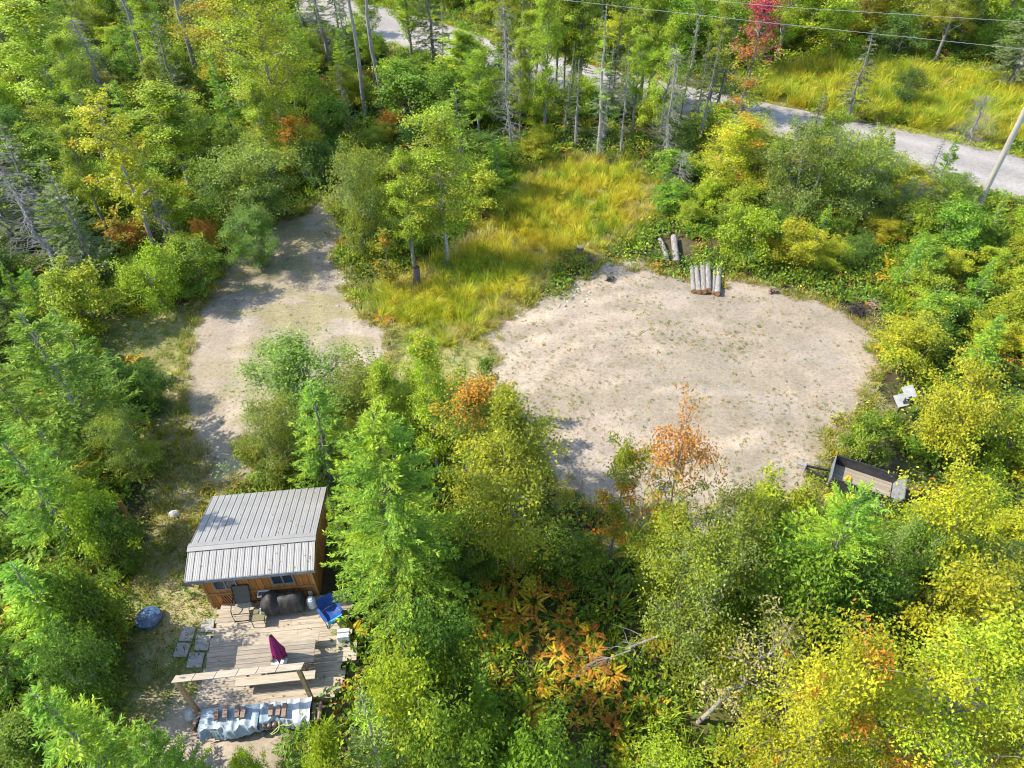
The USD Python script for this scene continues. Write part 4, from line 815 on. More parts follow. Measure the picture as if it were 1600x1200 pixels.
TRUNKED = ('tallpoplar', 'snag', 'slimspruce', 'poplar', 'goldbirch', 'sparsebirch', 'sapling', 'spruce', 'paleconifer')
def T(kind, bx, by, ty, wpx, label, variant=None, lean=None):
    p = G(bx, by); h = max(.5, top_height(p, ty)); ppm = FPX / depth(p + [0, 0, h * .5])
    if kind not in TRUNKED: p[0] = (bx - 800) / FPX * depth(p + [0, 0, h * .55])     # bx is read at the crown's middle unless the trunk's foot is seen
    put(kind, p[0], p[1], h, wpx / ppm, label, None, lean, variant)
# between the cabin and the yard
T('biglarch', 616, 945, 640, 275, 'big feathery bright green larch rising beside the cabin and deck', 0)
T('larch', 499, 768, 606, 160, 'narrow larch overhanging the back right corner of the cabin roof', 0)
T('alder', 480, 655, 550, 205, 'broad rounded grey green alder behind the cabin roof, beside the driveway', 0)
T('alder', 425, 742, 640, 110, 'lower rounded alder touching the back of the cabin roof', 1)
T('birch', 672, 745, 532, 85, 'slender green birch between the broad alder and the yard', 1)
T('poplar', 620, 730, 570, 80, 'pale green thin tree just right of the broad alder', 2)
T('limebush', 655, 690, 585, 95, 'lime shrub filling the gap between driveway and yard', 0)
T('bush', 715, 720, 610, 80, 'green shrub left of the lone sapling', 1)
T('alder', 560, 690, 575, 110, 'second rounded shrub, just right of the broad alder', 1)
T('limebush', 600, 660, 590, 60, 'small lime shrub at the right end of the driveway turn', 2)
T('sapling', 762, 655, 562, 34, 'lone thin green sapling at the left edge of the gravel yard', 0)
T('sapling', 790, 690, 600, 40, 'small sapling right of the orange tufted birch', 1)
T('tufttree', 742, 800, 595, 130, 'green birch with an orange tuft at its top by the yard')
T('maple', 800, 900, 648, 185, 'wide yellow green maple standing in front of the gravel yard', 2)
T('maple', 1045, 900, 662, 150, 'open red orange maple with gravel showing through its crown', 0)
T('olivemaple', 968, 880, 692, 100, 'thin olive and orange maple left of the red orange one')
T('birch', 1036, 945, 795, 105, 'light green young tree below the red orange maple', 1)
T('limebush', 1200, 880, 770, 140, 'yellow green shrub between the red orange maple and the trailer larch', 1)
T('alder', 1130, 935, 785, 125, 'grey green alder right of the red orange maple', 1)
T('biglarch', 1300, 985, 768, 240, 'broad bright larch in front of the utility trailer', 1)
T('alder', 1415, 935, 822, 110, 'grey alder between the trailer larch and the bright yellow shrub', 0)
T('yellowbush', 1475, 910, 772, 150, 'bright yellow shrub right of the trailer larch', 0)
T('paleconifer', 1575, 930, 790, 120, 'pale conifer at the right edge below the yellow thicket', 0)
T('alder', 1085, 1040, 872, 170, 'round green alder above the white trunked birch', 1)
T('bush', 1210, 1020, 880, 170, 'green shrub between the round alder and the trailer larch', 0)
T('bush', 1330, 1030, 905, 150, 'deep green shrub below the trailer larch', 2)
T('sparsebirch', 1090, 1128, 985, 170, 'sparse birch with a white leaning trunk near the bottom edge', 0, (0, 14, 0))
T('maple', 1262, 1275, 1010, 215, 'orange and yellow maple at the bottom edge right of the white birch', 1)
T('yellowtree', 1445, 1290, 985, 220, 'large yellow tree at the bottom edge, second from the right corner', 0)
T('yellowtree', 1590, 1290, 985, 200, 'yellow tree in the bottom right corner', 1)
T('yellowbush', 1330, 1190, 1045, 150, 'yellow shrub between the orange maple and the corner yellow trees', 1)
T('larch', 1545, 1075, 935, 140, 'bright larch among yellow shrubs near the right edge, low down', 0)
T('paleconifer', 1325, 1090, 1015, 90, 'small pale feathery conifer above the yellow bottom trees', 0)
T('yellowbush', 1480, 1050, 905, 170, 'yellow thicket shrub left of the lower right larch', 0)
T('limebush', 640, 1165, 1035, 150, 'rounded yellow green shrub at the right end of the deck', 0)
T('limebush', 528, 1285, 1168, 85, 'bright yellow green shrub in front of the firewood at the bottom edge', 2)
T('paleconifer', 610, 1260, 1095, 150, 'pale feathery conifer at the bottom edge below the deck shrub', 0)
T('bush', 690, 1130, 985, 130, 'dark green shrub at the foot of the big larch', 2)
T('larch', 755, 1150, 1050, 90, 'small bright larch left of the orange bracken', 1)
T('bush', 720, 1260, 1120, 150, 'green shrub at the bottom edge left of the bracken', 1)
T('bush', 830, 1290, 1150, 150, 'broad leaved green shrub at the bottom edge below the bracken', 0)
T('younglarch', 528, 890, 775, 62, 'young larch pressed against the right side of the cabin', 0)
T('limebush', 388, 1225, 1178, 34, 'tiny yellow green shrub on the sand at the bottom edge', 1)
T('bush', 725, 905, 815, 90, 'green shrub in the shade between the big larch and the yellow maple', 2)
# left of the drive
T('larch', 95, 700, 490, 210, 'largest bright green larch at the left edge beside the drive', 2)
T('larch', 40, 850, 600, 180, 'tall bright larch on the left edge below the largest one', 0)
T('alder', 196, 745, 655, 88, 'pale leaved shrub standing out at the left edge of the drive', 1)
T('limebush', 150, 865, 770, 85, 'yellow green shrub just left of the pale wooden post', 1)
T('bush', 182, 885, 812, 70, 'dark green shrub left of the lone pale stone', 2)
T('larch', 65, 1030, 880, 180, 'wide larch at the left edge level with the deck', 1)
T('bush', 125, 1020, 905, 110, 'green shrub left of the lime shrub by the blue tub', 0)
T('limebush', 145, 1000, 945, 80, 'bright lime shrub just left of the blue tub', 2)
T('bush', 135, 1095, 1000, 110, 'dark green shrub below the blue tub', 2)
T('larch', 125, 1240, 1090, 190, 'yellow green larch in the bottom left, tips catching the sun', 1)
T('larch', 260, 1250, 1140, 140, 'small larch at the bottom edge below the sandy patch', 2)
T('darkspruce', 185, 635, 545, 90, 'dark green conifer in shade left of the driveway mouth', 0)
T('bush', 228, 632, 575, 62, 'dark shrub at the shaded corner of the drive', 2)
T('limebush', 115, 515, 425, 110, 'yellow tinted shrub at the left above the largest larch', 1)
T('darkspruce', 15, 540, 455, 100, 'dark spruce at the left edge above the larches', 0)
# upper left woods
T('yellowtree', 415, 250, -70, 165, 'tall yellow tree left of the two grey poplar trunks', 0)
T('yellowtree', 345, 175, -80, 140, 'yellow tree at the top edge, left of the tallest yellow one', 1)
T('birch', 60, 190, 0, 150, 'lime green birch in the top left corner', 1)
T('goldbirch', 245, 395, 150, 130, 'gold leaved birch with a bent pale trunk at the upper left')
T('poplar', 300, 300, 130, 110, 'green tree right of the gold birch', 0)
T('spruce', 30, 390, 205, 140, 'grey green spruce at the left edge below the corner', 0)
T('snag', 115, 445, 215, 110, 'grey dead spruce leaning at the left, above the yellow tinted shrub', 0)
T('spruce', 160, 440, 250, 110, 'grey spruce just right of the leaning dead one', 0)
T('spruce', 85, 380, 190, 110, 'grey spruce between the left edge and the dead ones', 1)
T('snag', 268, 385, 270, 80, 'low grey dead spruce right of the gold birch trunk', 1)
T('snag', 190, 190, 20, 70, 'tall grey dead spruce in the top left', 0)
T('tallpoplar', 306, 110, -260, 100, 'tall grey trunk at the top left, rising out of frame', 0)
T('tallpoplar', 242, 155, -220, 90, 'grey trunk left of the other tall one at the top left', 1)
T('alder', 400, 345, 230, 140, 'olive green rounded shrub over the top left bend of the driveway', 1)
T('bush', 345, 350, 255, 100, 'green shrub left of the olive one by the driveway bend', 0)
T('orangebush', 452, 262, 190, 85, 'rusty red shrub behind the driveway bend', 0)
T('alder', 395, 420, 330, 90, 'dark rounded shrub at the left edge of the driveway', 0)
T('limebush', 250, 482, 398, 80, 'bright yellow green shrub at the left corner of the driveway', 0)
T('bush', 300, 460, 385, 80, 'green shrub at the shaded left edge of the driveway', 1)
T('orangebush', 205, 395, 345, 60, 'rusty shrub below the gold birch', 1)
T('orangebush', 318, 395, 345, 45, 'small red leaved shrub by the shaded driveway edge', 0)
T('bush', 490, 300, 225, 80, 'dark green shrub at the head of the driveway', 2)
# middle top
T('tallpoplar', 572, 188, -230, 90, 'left one of the pair of tall grey poplar trunks', 0)
T('tallpoplar', 597, 174, -240, 90, 'right one of the pair of tall grey poplar trunks', 1)
T('slimspruce', 516, 100, -60, 60, 'thin pale trunked spruce left of the paired poplar trunks', 0)
T('spruce', 680, 120, -60, 90, 'dark trunked spruce in front of the shaded road at the top', 0)
T('column', 724, 165, 45, 58, 'narrow columnar lime tree by the sunlit bit of road')
T('bush', 640, 190, 105, 100, 'green shrub right of the paired poplar trunks', 1)
T('bush', 690, 200, 110, 80, 'green shrub below the dark trunked spruce', 0)
T('birch', 690, 412, 175, 115, 'pale lime birch with a bare lower trunk above the post stump', 0)
T('poplar', 648, 422, 235, 70, 'thin lime tree just left of the pale birch over the post stump', 2)
T('larch', 720, 300, 135, 120, 'soft green larch in the thicket above the golden grass', 0)
T('alder', 560, 395, 238, 110, 'pale leaved tree on the right edge of the driveway', 1)
T('olivemaple', 610, 330, 250, 80, 'orange tinted thin tree behind the pale leaved one')
T('sapling', 612, 452, 360, 40, 'twiggy sapling beside the driveway edge', 1)
T('limebush', 590, 345, 262, 85, 'lime shrub behind the pale leaved tree at the driveway', 0)
T('limebush', 745, 335, 262, 85, 'lime shrub at the upper left of the golden grass', 1)
T('younglarch', 775, 300, 215, 70, 'young light conifer at the back of the golden grass', 0)
T('limebush', 640, 330, 250, 80, 'lime shrub in the thicket above the post stump', 2)
T('snag', 800, 250, 0, 66, 'grey dead spruce standing left of the roadside poplars', 0)
T('poplar', 850, 215, -20, 60, 'thin white trunked tree right of the grey dead spruce', 2)
for i, (bx, by, w_) in enumerate(((868, 160, 55), (880, 158, 50), (892, 160, 55), (903, 165, 60))): T('poplar', bx, by, -90 + 10 * i, w_, ('leftmost', 'second', 'third', 'rightmost')[i] + ' of the tight row of four poplars before the road', i)
T('slimspruce', 935, 243, 0, 62, 'lichen grey slim spruce in the middle of the roadside trees', 0)
T('slimspruce', 970, 240, 90, 36, 'thin grey trunk right of the lichen grey spruce', 1)
T('poplar', 998, 172, -50, 75, 'lime leaved poplar before the road, left of a close pair', 1); T('poplar', 1010, 175, -40, 70, 'lime leaved poplar before the road, right of a close pair', 0)
T('poplar', 1030, 228, 20, 60, 'dark trunked poplar left of the pale dead spruce', 2)
T('snag', 1040, 268, 68, 66, 'pale dead spruce with bare side twigs above the ditch', 0)
T('snag', 1055, 305, 232, 70, 'silvery dead twig heap beside the golden grass', 2)
T('poplar', 1104, 185, 0, 60, 'yellow green poplar left of the red maple, before the road', 1); T('spruce', 1118, 180, 20, 60, 'grey trunked spruce left of the red maple', 1)
for i_, (bx, by, ty, w_, lb) in enumerate(((780, 126, -30, 46, 'slender spruce at the near road edge right of the columnar lime tree'), (905, 166, -10, 40, 'slender roadside spruce right of the row of four poplars'), (955, 172, 15, 40, 'slender roadside spruce behind the lichen grey one'), (1062, 192, 25, 40, 'slender roadside spruce behind the pale dead spruce'), (1086, 197, 55, 38, 'short slender spruce between the pale dead spruce and the crimson maple'), (1265, 222, 140, 42, 'grey green spruce against the road above the large olive alder'))): T('spruce', bx, by, ty, w_, lb, i_)
T('limebush', 1300, 232, 178, 52, 'lime shrub at the near edge of the road above the alders', 2)
T('redmaple', 1172, 240, -5, 92, 'maple with a crimson red top by the road')
T('maple', 1160, 300, 185, 140, 'low yellow and red maple under the crimson one', 1)
T('alder', 1262, 345, 200, 135, 'large olive green alder right of the crimson maple', 0); T('alder', 1340, 345, 212, 120, 'grey green alder left of the roadside young spruces', 1)
T('younglarch', 1388, 265, 203, 46, 'small pointed spruce against the road, right of the alders', 0); T('slimspruce', 1362, 255, 200, 26, 'thin sapling spruce just left of the small pointed one', 1)
T('younglarch', 1478, 300, 222, 62, 'bushy young conifer against the road near the utility pole', 1); T('snag', 1440, 300, 215, 46, 'thin dead spruce against the road between two young conifers', 1)
T('snag', 1420, 350, 285, 95, 'silver grey heap of dead branches left of the utility pole', 2)
T('paleconifer', 1390, 350, 270, 90, 'green conifer behind the silver dead branches', 0)
T('snag', 1512, 222, 148, 90, 'dead grey conifer across the road', 1)
T('spruce', 1322, 190, 40, 62, 'pointed grey spruce on the grassy verge across the road', 1)
T('bush', 1425, 168, 108, 52, 'round dark shrub on the grassy verge across the road', 2)
T('spruce', 1575, 140, -70, 120, 'big grey spruce across the road at the top right', 0)
T('yellowbush', 1245, 420, 350, 80, 'lime yellow shrub behind the yard, right of the six logs', 1)
T('bush', 1225, 410, 365, 50, 'dark green shrub at the back edge of the yard', 2)
T('limebush', 1165, 405, 330, 90, 'lime shrub just behind the six logs', 2)
T('bush', 1495, 395, 325, 90, 'bright green shrub at the foot of the utility pole', 1)
T('bush', 1358, 720, 648, 80, 'green shrub behind the utility trailer', 1)
T('yellowbush', 1500, 700, 585, 130, 'bright yellow green shrub right of the two white boards', 0)

# the rest of the wood: plants of each kind scattered where the photograph shows thicket
FILL = [
 ('left woods', [(-200, 420), (60, 470), (150, 560), (215, 640), (225, 730), (195, 800), (190, 900), (185, 990), (165, 1080), (140, 1250), (150, 1420), (-330, 1420)], 2.1, [('larch', 7, 2.6, 4.6), ('bush', 3, 1.4, 2.4), ('limebush', 2, 1.5, 2.4), ('younglarch', 3, 1.8, 3.2)]),
 ('upper left', [(-330, 420), (40, 470), (180, 480), (300, 470), (360, 400), (430, 340), (500, 285), (545, 220), (560, 60), (-300, 20)], 2.7, [('bush', 4, 1.8, 3.6), ('limebush', 4, 1.8, 3.4), ('spruce', 2.2, 5, 8), ('snag', .3, 4, 7), ('poplar', 2.4, 6, 9), ('orangebush', 1.0, 1.4, 2.4), ('yellowbush', 1.4, 2, 3.4), ('larch', 1.5, 4, 6)]),
 ('low thicket', [(545, 290), (575, 400), (600, 430), (650, 425), (700, 380), (770, 320), (830, 262), (760, 225), (600, 215)], 2.0, [('bush', 3, 1.2, 2.2), ('limebush', 4, 1.2, 2.4), ('paleconifer', 1.2, 2.5, 4), ('orangebush', 1.4, 1.0, 1.8), ('yellowbush', 1.4, 1.2, 2.2), ('younglarch', 1, 2, 3)]),
 ('roadside', [(640, 120), (760, 140), (870, 165), (1000, 190), (1110, 220), (1130, 205), (1000, 178), (870, 150), (760, 122), (640, 100)], 2.0, [('poplar', 4, 6, 10), ('slimspruce', 1, 7, 9), ('spruce', 1.5, 5, 9), ('limebush', 2, 2, 3.5), ('bush', 1, 2, 3)]),
 ('thicket', [(600, 215), (760, 225), (830, 262), (900, 240), (1030, 270), (1100, 240), (1120, 215), (1000, 185), (860, 160), (760, 135), (640, 115), (560, 90), (545, 200)], 2.3, [('bush', 4, 1.4, 2.8), ('limebush', 4, 1.5, 3.0), ('slimspruce', 1.4, 6, 9), ('poplar', 1.6, 6, 9), ('orangebush', 1.0, 1.2, 2.0), ('yellowbush', 1.2, 1.6, 2.8), ('larch', .7, 3.5, 5)]),
 ('back of yard', [(1035, 290), (1015, 350), (1060, 385), (1180, 425), (1280, 442), (1350, 462), (1400, 470), (1540, 360), (1480, 330), (1350, 280), (1180, 235)], 2.0, [('limebush', 5, 1.2, 2.4), ('bush', 2.6, 1.2, 2.4), ('yellowbush', 1.6, 1.2, 2.4), ('alder', 1.0, 2, 3.2), ('younglarch', 1.5, 2, 3.5)]),
 ('right thicket', [(1392, 480), (1390, 560), (1405, 600), (1420, 680), (1410, 780), (1500, 830), (1850, 960), (1850, 380), (1620, 345), (1520, 380)], 2.1, [('limebush', 5, 1.5, 2.8), ('yellowbush', 4, 1.6, 2.8), ('bush', 1.2, 1.4, 2.4), ('younglarch', 3, 2, 3.6), ('larch', 1, 3, 4.4)]),
 ('lower right', [(1380, 800), (1280, 860), (1180, 900), (1080, 910), (1000, 940), (990, 1010), (1010, 1090), (1010, 1420), (1950, 1420), (1850, 960), (1500, 830)], 2.1, [('yellowbush', 4, 1.8, 3.2), ('limebush', 5, 1.6, 3.0), ('bush', 2, 1.6, 2.8), ('alder', 1.2, 2.2, 3.4), ('larch', 1, 2.8, 4.4), ('orangebush', 1.2, 1.6, 2.4), ('maple', .6, 4, 5)]),
 ('below larch', [(600, 1080), (700, 1040), (760, 1080), (800, 1150), (900, 1230), (1000, 1240), (1000, 1420), (560, 1420), (560, 1180)], 2.0, [('bush', 4, 1.0, 2.0), ('limebush', 3, 1.0, 2.0), ('younglarch', 2, 1.6, 2.6)]),
 ('middle', [(400, 730), (480, 650), (600, 660), (700, 720), (760, 770), (840, 850), (980, 900), (900, 930), (780, 900), (720, 960), (580, 920), (560, 830), (520, 770)], 2.0, [('bush', 4, 1.3, 2.4), ('limebush', 1.5, 1.3, 2.2), ('alder', 1.2, 2, 3.0), ('larch', 1.0, 2.5, 4.0), ('sapling', 1, 1.8, 2.6)]),
 ('over the road', [(560, -20), (700, 20), (800, 45), (940, 90), (1150, 128), (1200, 110), (1340, 88), (1480, 105), (1700, 135), (1850, 125), (1850, -90), (560, -90)], 3.3, [('poplar', 3, 8, 12), ('limebush', 5, 3, 5.5), ('bush', 4, 3, 5), ('spruce', 2.4, 7, 12), ('yellowbush', 2, 3, 5), ('darkspruce', .8, 7, 10), ('maple', .6, 5, 8), ('yellowtree', 1.2, 7, 10)]),
 ('far left', [(-260, 15), (560, 60), (560, 0), (480, -20), (480, -90), (-500, -90)], 3.6, [('poplar', 3, 8, 12), ('spruce', 2.4, 7, 11), ('bush', 3, 2.5, 4.5), ('yellowtree', 1.8, 7, 10), ('limebush', 2, 2.5, 4.5)]),
]
no_go = [DRIVE, YARD, GRASS, LINK]
def clear(x, y, r):
    for p in no_go:
        if inside(p, np.array([x]), np.array([y]))[0] or poly_dist(p, np.array([x]), np.array([y]))[0] < r * .62: return False
    if poly_dist(ROAD_MID, np.array([x]), np.array([y]), False)[0] < 3.9 + r * .5: return False
    q = HM[:3, :3].T @ (np.array([x, y, 0]) - HO)
    if -.6 - r * .6 < q[0] < 5.0 + r * .6 and -5.9 - r * .5 < q[1] < 3 + r * .5: return False
    if inside(LAWN, np.array([x]), np.array([y]))[0] or poly_dist(LAWN, np.array([x]), np.array([y]))[0] < r * .55: return False
    return True
TASK = []; AX, AY, AR = np.array([a[1:4] for a in ALL]).T
OPEN_ = [(*G(x, y)[:2], r_) for x, y, r_ in ((1366, 740, 2.6), (1400, 800, 1.6), (1092, 1128, 1.1), (1400, 640, 1.1), (1377, 790, .9), (232, 966, .8), (200, 810, .9), (1337, 490, 1.8), (1330, 505, 1.4), (1060, 400, 1.2), (1042, 398, 1.0), (1055, 384, 1.6), (652, 446, .9), (905, 395, .9), (925, 410, .9), (1103, 440, 1.6), (1365, 478, .9))]
for name, poly, sp, kinds in FILL:
    pw = GP(poly); x0, y0 = pw.min(0); x1, y1 = pw.max(0); y1 = min(y1, 112); got = []
    wts = np.array([k[1] for k in kinds], float); wts /= wts.sum(); tries = int((x1 - x0) * (y1 - y0) * 3)
    for _ in range(min(tries, 30000)):
        x, y = rp.uniform(x0, x1), rp.uniform(y0, y1)
        if not inside(pw, np.array([x]), np.array([y]))[0]: continue
        u_ = y * _c + CAM_H * _s
        if x > u_ * .722 + 2.2 or x < -u_ * .722 - 3.5: continue
        kd = kinds[rp.choice(len(kinds), p=wts)]; h = rp.uniform(kd[2], kd[3]); pn, h0, w0 = KIND[kd[0]][0]
        if y < 8 and (x > -12): 
            if (CAM_H - h) > 0 and 600 + FPX * math.tan(math.atan2(CAM_H - h, y) - PITCH) > 1215: continue
        w = w0 * (h / h0) ** .7 * rp.uniform(.85, 1.15)
        if got and (np.hypot(*(np.array(got) - (x, y)).T) < sp * .95).any(): continue
        if (np.hypot(AX - x, AY - y) < sp * .5 + AR * .42).any(): continue
        if not clear(x, y, w / 2): continue
        if any((x - a) ** 2 + (y - b) ** 2 < (c_ + w * .4) ** 2 for a, b, c_ in OPEN_): continue
        got.append((x, y)); TASK.append((kd[0], x, y, h, w))
LAND = [('the blue tub', G(232, 966)), ('the lone pale stone', G(272, 803)), ('the cabin', L(2, 1)), ('the tall post stump', G(652, 446)), ('the short stump', G(905, 395)), ('the six logs', G(1103, 440)), ('the charred brush heap', G(1337, 490)), ('the two white boards', G(1400, 644)), ('the utility trailer', G(1350, 745)),
        ('the utility pole', G(1522, 333)), ('the crimson topped maple', G(1152, 235)), ('the gold leaved birch', G(245, 395)), ('the paired poplar trunks', G(585, 180)), ('the columnar lime tree', G(724, 165)), ('the white trunked birch', G(1090, 1128)), ('the open red orange maple', G(1050, 905)), ('the big larch by the deck', G(645, 990)),
        ('the picnic table', G(430, 1030)), ('the round verge shrub', G(1425, 168)), ('the ditch', G(980, 250)), ('the bottom right corner', G(1600, 1200)), ('the bottom left corner', G(0, 1200)), ('the left edge at mid height', G(0, 600)), ('the right edge at mid height', G(1600, 600)), ('the top left corner', G(0, 30)), ('the top right corner', G(1600, 30)), ('the middle of the top edge', G(800, 10)), ('the bottom of the picture', G(800, 1200)), ('the pointed spruce on the far verge', G(1322, 190)), ('the silver dead branches by the pole', G(1420, 350)), ('the lichen grey spruce', G(935, 243)), ('the paving slabs', G(300, 1005)), ('the broad alder behind the cabin', G(462, 715)), ('the larch below the trailer', G(1308, 985)), ('the leaning dead spruce at the left', G(115, 445)), ('the big grey spruce at the top right', G(1575, 140)), ('the tall bare trunk at the top left', G(306, 110)), ('the driveway bend', G(450, 330)), ('the bare branch over the bracken', G(960, 1030)), ('the wide yellow green maple', G(838, 905)), ('the long pale header of the deck', G(380, 1110)), ('the golden grass', G(880, 330)), ('the dead conifer across the road', G(1512, 222)), ('the lone sapling by the yard', G(762, 655)), ('the lower right larch', G(1545, 1075))]
_one = ['first', 'second', 'third', 'fourth', 'fifth', 'sixth', 'seventh', 'eighth', 'ninth']
ORD = [''] + [o + ' ' for o in _one[1:] + ['tenth', 'eleventh', 'twelfth', 'thirteenth', 'fourteenth', 'fifteenth', 'sixteenth', 'seventeenth', 'eighteenth', 'nineteenth']]
for a, b in (('twenty', 'twentieth'), ('thirty', 'thirtieth'), ('forty', 'fortieth'), ('fifty', 'fiftieth'), ('sixty', 'sixtieth'), ('seventy', 'seventieth'), ('eighty', 'eightieth'), ('ninety', 'ninetieth')): ORD += [b + ' '] + [f'{a} {o} ' for o in _one]
everyone = [(a[0], a[1], a[2]) for a in ALL] + [(t[0], t[1], t[2]) for t in TASK]
GROUP = {k: f'{WORDS[k][2]}s in the woods' for k in WORDS}
for kd, x, y, h, w in TASK:
    same = np.array([(e_[1], e_[2]) for e_ in everyone if e_[0] == kd]); best = None
    for nm, p in LAND:
        d = np.hypot(same[:, 0] - p[0], same[:, 1] - p[1]); r = int((d < math.hypot(x - p[0], y - p[1]) - 1e-6).sum()); key = (r, math.hypot(x - p[0], y - p[1]))
        if best is None or key < best[0]: best = (key, nm)
    r = best[0][0]; lbl = f'{ORD[min(r, 98)]}nearest {WORDS[kd][2]} to {best[1]}'
    put(kd, x, y, h, w, lbl, GROUP[kd])
print('plants', len(ALL), 'placed by rule', len(TASK))

# ------------------------------------------------------------------ low growth that nobody could count
def low_plant(seed, n, R, H, leaf, pal, up=.7):
    r = np.random.default_rng(seed); a = r.uniform(0, 6.28, n); q = np.sqrt(r.uniform(0, 1, n)) * R; z = H * (1 - (q / R) ** 2 * .7) * r.uniform(.35, 1, n)
    p = np.stack([q * np.cos(a), q * np.sin(a), z], 1); nr = unit(np.stack([np.cos(a) * .5, np.sin(a) * .5, np.full(n, up)], 1) + r.normal(size=(n, 3)) * .4)
    v, f = leaf_mesh(p, nr, leaf * r.uniform(.6, 1.3, n), leaf * .6 * r.uniform(.7, 1.2, n), r); c = pick(pal, r.uniform(0, 1, n)) * r.uniform(.75, 1.2, (n, 1)); return v, f, np.repeat(c, 4, 0), 'leaf'
def tuft(seed, n, H, R, wid, pal, lean=.45, bias=(0, 0)):
    r = np.random.default_rng(seed); a = r.uniform(0, 6.28, n); q = np.sqrt(r.uniform(0, 1, n)) * R; b = np.stack([q * np.cos(a), q * np.sin(a), np.full(n, -.02)], 1); h = H * r.uniform(.5, 1.1, n)
    d = np.stack([np.cos(a) + r.normal(size=n) * .5 + bias[0], np.sin(a) + r.normal(size=n) * .5 + bias[1], 0 * a], 1) * lean; sd_ = unit(np.stack([-d[:, 1], d[:, 0], 0 * a + 1e-4], 1)) * (wid * r.uniform(.6, 1.2, n))[:, None]
    m = b + d * h[:, None] * .35 + np.array([0, 0, 1.]) * (h * .6)[:, None]; t = b + d * h[:, None] + np.array([0, 0, 1.]) * (h * .88)[:, None]
    v = np.stack([b - sd_ * .5, b + sd_ * .5, m + sd_ * .45, m - sd_ * .45, t], 1).reshape(-1, 3); k = np.arange(n)[:, None] * 5; f = np.vstack([k + [0, 1, 2], k + [0, 2, 3], k + [3, 2, 4]])
    c = pick(pal, r.uniform(0, 1, n)) * r.uniform(.8, 1.2, (n, 1)); return v, f, np.repeat(c, 5, 0), 'blade'
def fern(seed, n, Rr, pal, rise=.5, second=None):
    """a bracken plant: arching fronds with paired leaflets"""
    r = np.random.default_rng(seed); C_, A_, N_, S_, K_ = [], [], [], [], []
    for k in range(n):
        az = 2 * np.pi * k / n + r.uniform(-.3, .3); Lf = Rr * r.uniform(.7, 1.1); d = np.array([math.cos(az), math.sin(az), 0]); sd_ = np.array([-d[1], d[0], 0]); kk = r.uniform(); kr = r.uniform(.5, 1.7)
        for s in np.linspace(.20, 1, 17):
            p = d * Lf * s + np.array([0, 0, rise * kr * Lf * (1.7 * s - 1.25 * s * s) + .12]); wl = Lf * .30 * (1.08 - s) ** .8 + .02
            for sg in (-1, 1):
                dv = unit(sd_ * sg + d * .45 + np.array([0, 0, -.15]) + r.normal(size=3) * .06); C_.append(p + dv * wl * .5); A_.append(dv); N_.append(unit(np.array([0, 0, 1.]) - d * .25 + r.normal(size=3) * .28)); S_.append(wl); K_.append(kk)
    c, a, nr = np.array(C_), np.array(A_), np.array(N_); nr = unit(nr - (nr * a).sum(1, keepdims=True) * a); S_ = np.array(S_); v, f = leaf_mesh(c, nr, S_, Rr * .058, r, .15, a)
    col = pick(pal, np.array(K_) * .7 + r.uniform(0, .3, len(c))); 
    if second: m = np.array(K_) > second[1]; col[m] = pick(second[0], r.uniform(0, 1, m.sum()))
    return v, f, np.repeat(col * r.uniform(.85, 1.15, (len(c), 1)), 4, 0), 'leaf'
def stones(seed, R):
    m = trimesh.creation.icosphere(1, 1.0); v = m.vertices * (1 + .5 * (meshkit.noise(m.vertices * 1.5 + seed, seed)[:, None] - .5)) * [R, R * .8, R * .5]; return v, np.asarray(m.faces), np.tile(np.array([[.30, .28, .25], [.42, .40, .37], [.16, .15, .14]])[seed % 3], (len(v), 1)), 'ground'
def scatter(name, protos, pts, smin, smax, tilt=.12, seed=1, weights=None, label=None, cat=None):
    r = np.random.default_rng(seed); pi = UsdGeom.PointInstancer.Define(stage, numbered('/World/' + name)); base = pi.GetPath().pathString; tg = []
    for i, (v, f, c, m_) in enumerate(protos): part(base, 'kind', (v, f), m_, col=c); tg.append(f'{base}/kind' + (f'_{i:03d}' if i else ''))
    pi.CreatePrototypesRel().SetTargets(tg); n = len(pts); z = ground_z(pts[:, 0], pts[:, 1]) - .01
    pi.CreatePositionsAttr(Vt.Vec3fArray.FromNumpy(np.column_stack([pts[:, :2], z]).astype(np.float32)))
    idx = r.choice(len(protos), n, p=None if weights is None else np.array(weights) / sum(weights)) if not callable(weights) else weights(pts, r)
    pi.CreateProtoIndicesAttr(Vt.IntArray.FromNumpy(idx.astype(np.int32)))
    a = r.uniform(0, 2 * np.pi, n); tx, ty_ = r.normal(size=n) * tilt / 2, r.normal(size=n) * tilt / 2
    q = np.stack([np.cos(a / 2), tx, ty_, np.sin(a / 2)], 1); q /= np.linalg.norm(q, axis=1, keepdims=True)
    pi.CreateOrientationsAttr(Vt.QuathArray([Gf.Quath(float(w), float(x), float(y), float(zz)) for w, x, y, zz in q]))
    s = r.uniform(smin, smax, n); pi.CreateScalesAttr(Vt.Vec3fArray.FromNumpy(np.stack([s, s, s * r.uniform(.8, 1.25, n)], 1).astype(np.float32)))
    return data(pi.GetPrim(), label, cat, None, 'stuff')
def sample(n, x0, x1, y0, y1, r): return np.column_stack([r.uniform(x0, x1, n), r.uniform(y0, y1, n)])
def mask_at(M, p):
    i = np.clip(np.searchsorted(ys, p[:, 1]), 0, len(ys) - 1); j = np.clip(np.searchsorted(xs, p[:, 0]), 0, nx - 1); return M[i, j]
def in_view(p, m=3): return np.abs(p[:, 0]) < (p[:, 1] * _c + CAM_H * _s) * .735 + m
def hut_free(p, grow=.1):
    q = (p - HO[:2]) @ HM[:2, :2]; return ~((q[:, 0] > .3 - grow) & (q[:, 0] < 4.9 + grow) & (q[:, 1] > -5.35 - grow) & (q[:, 1] < 2.6 + grow))
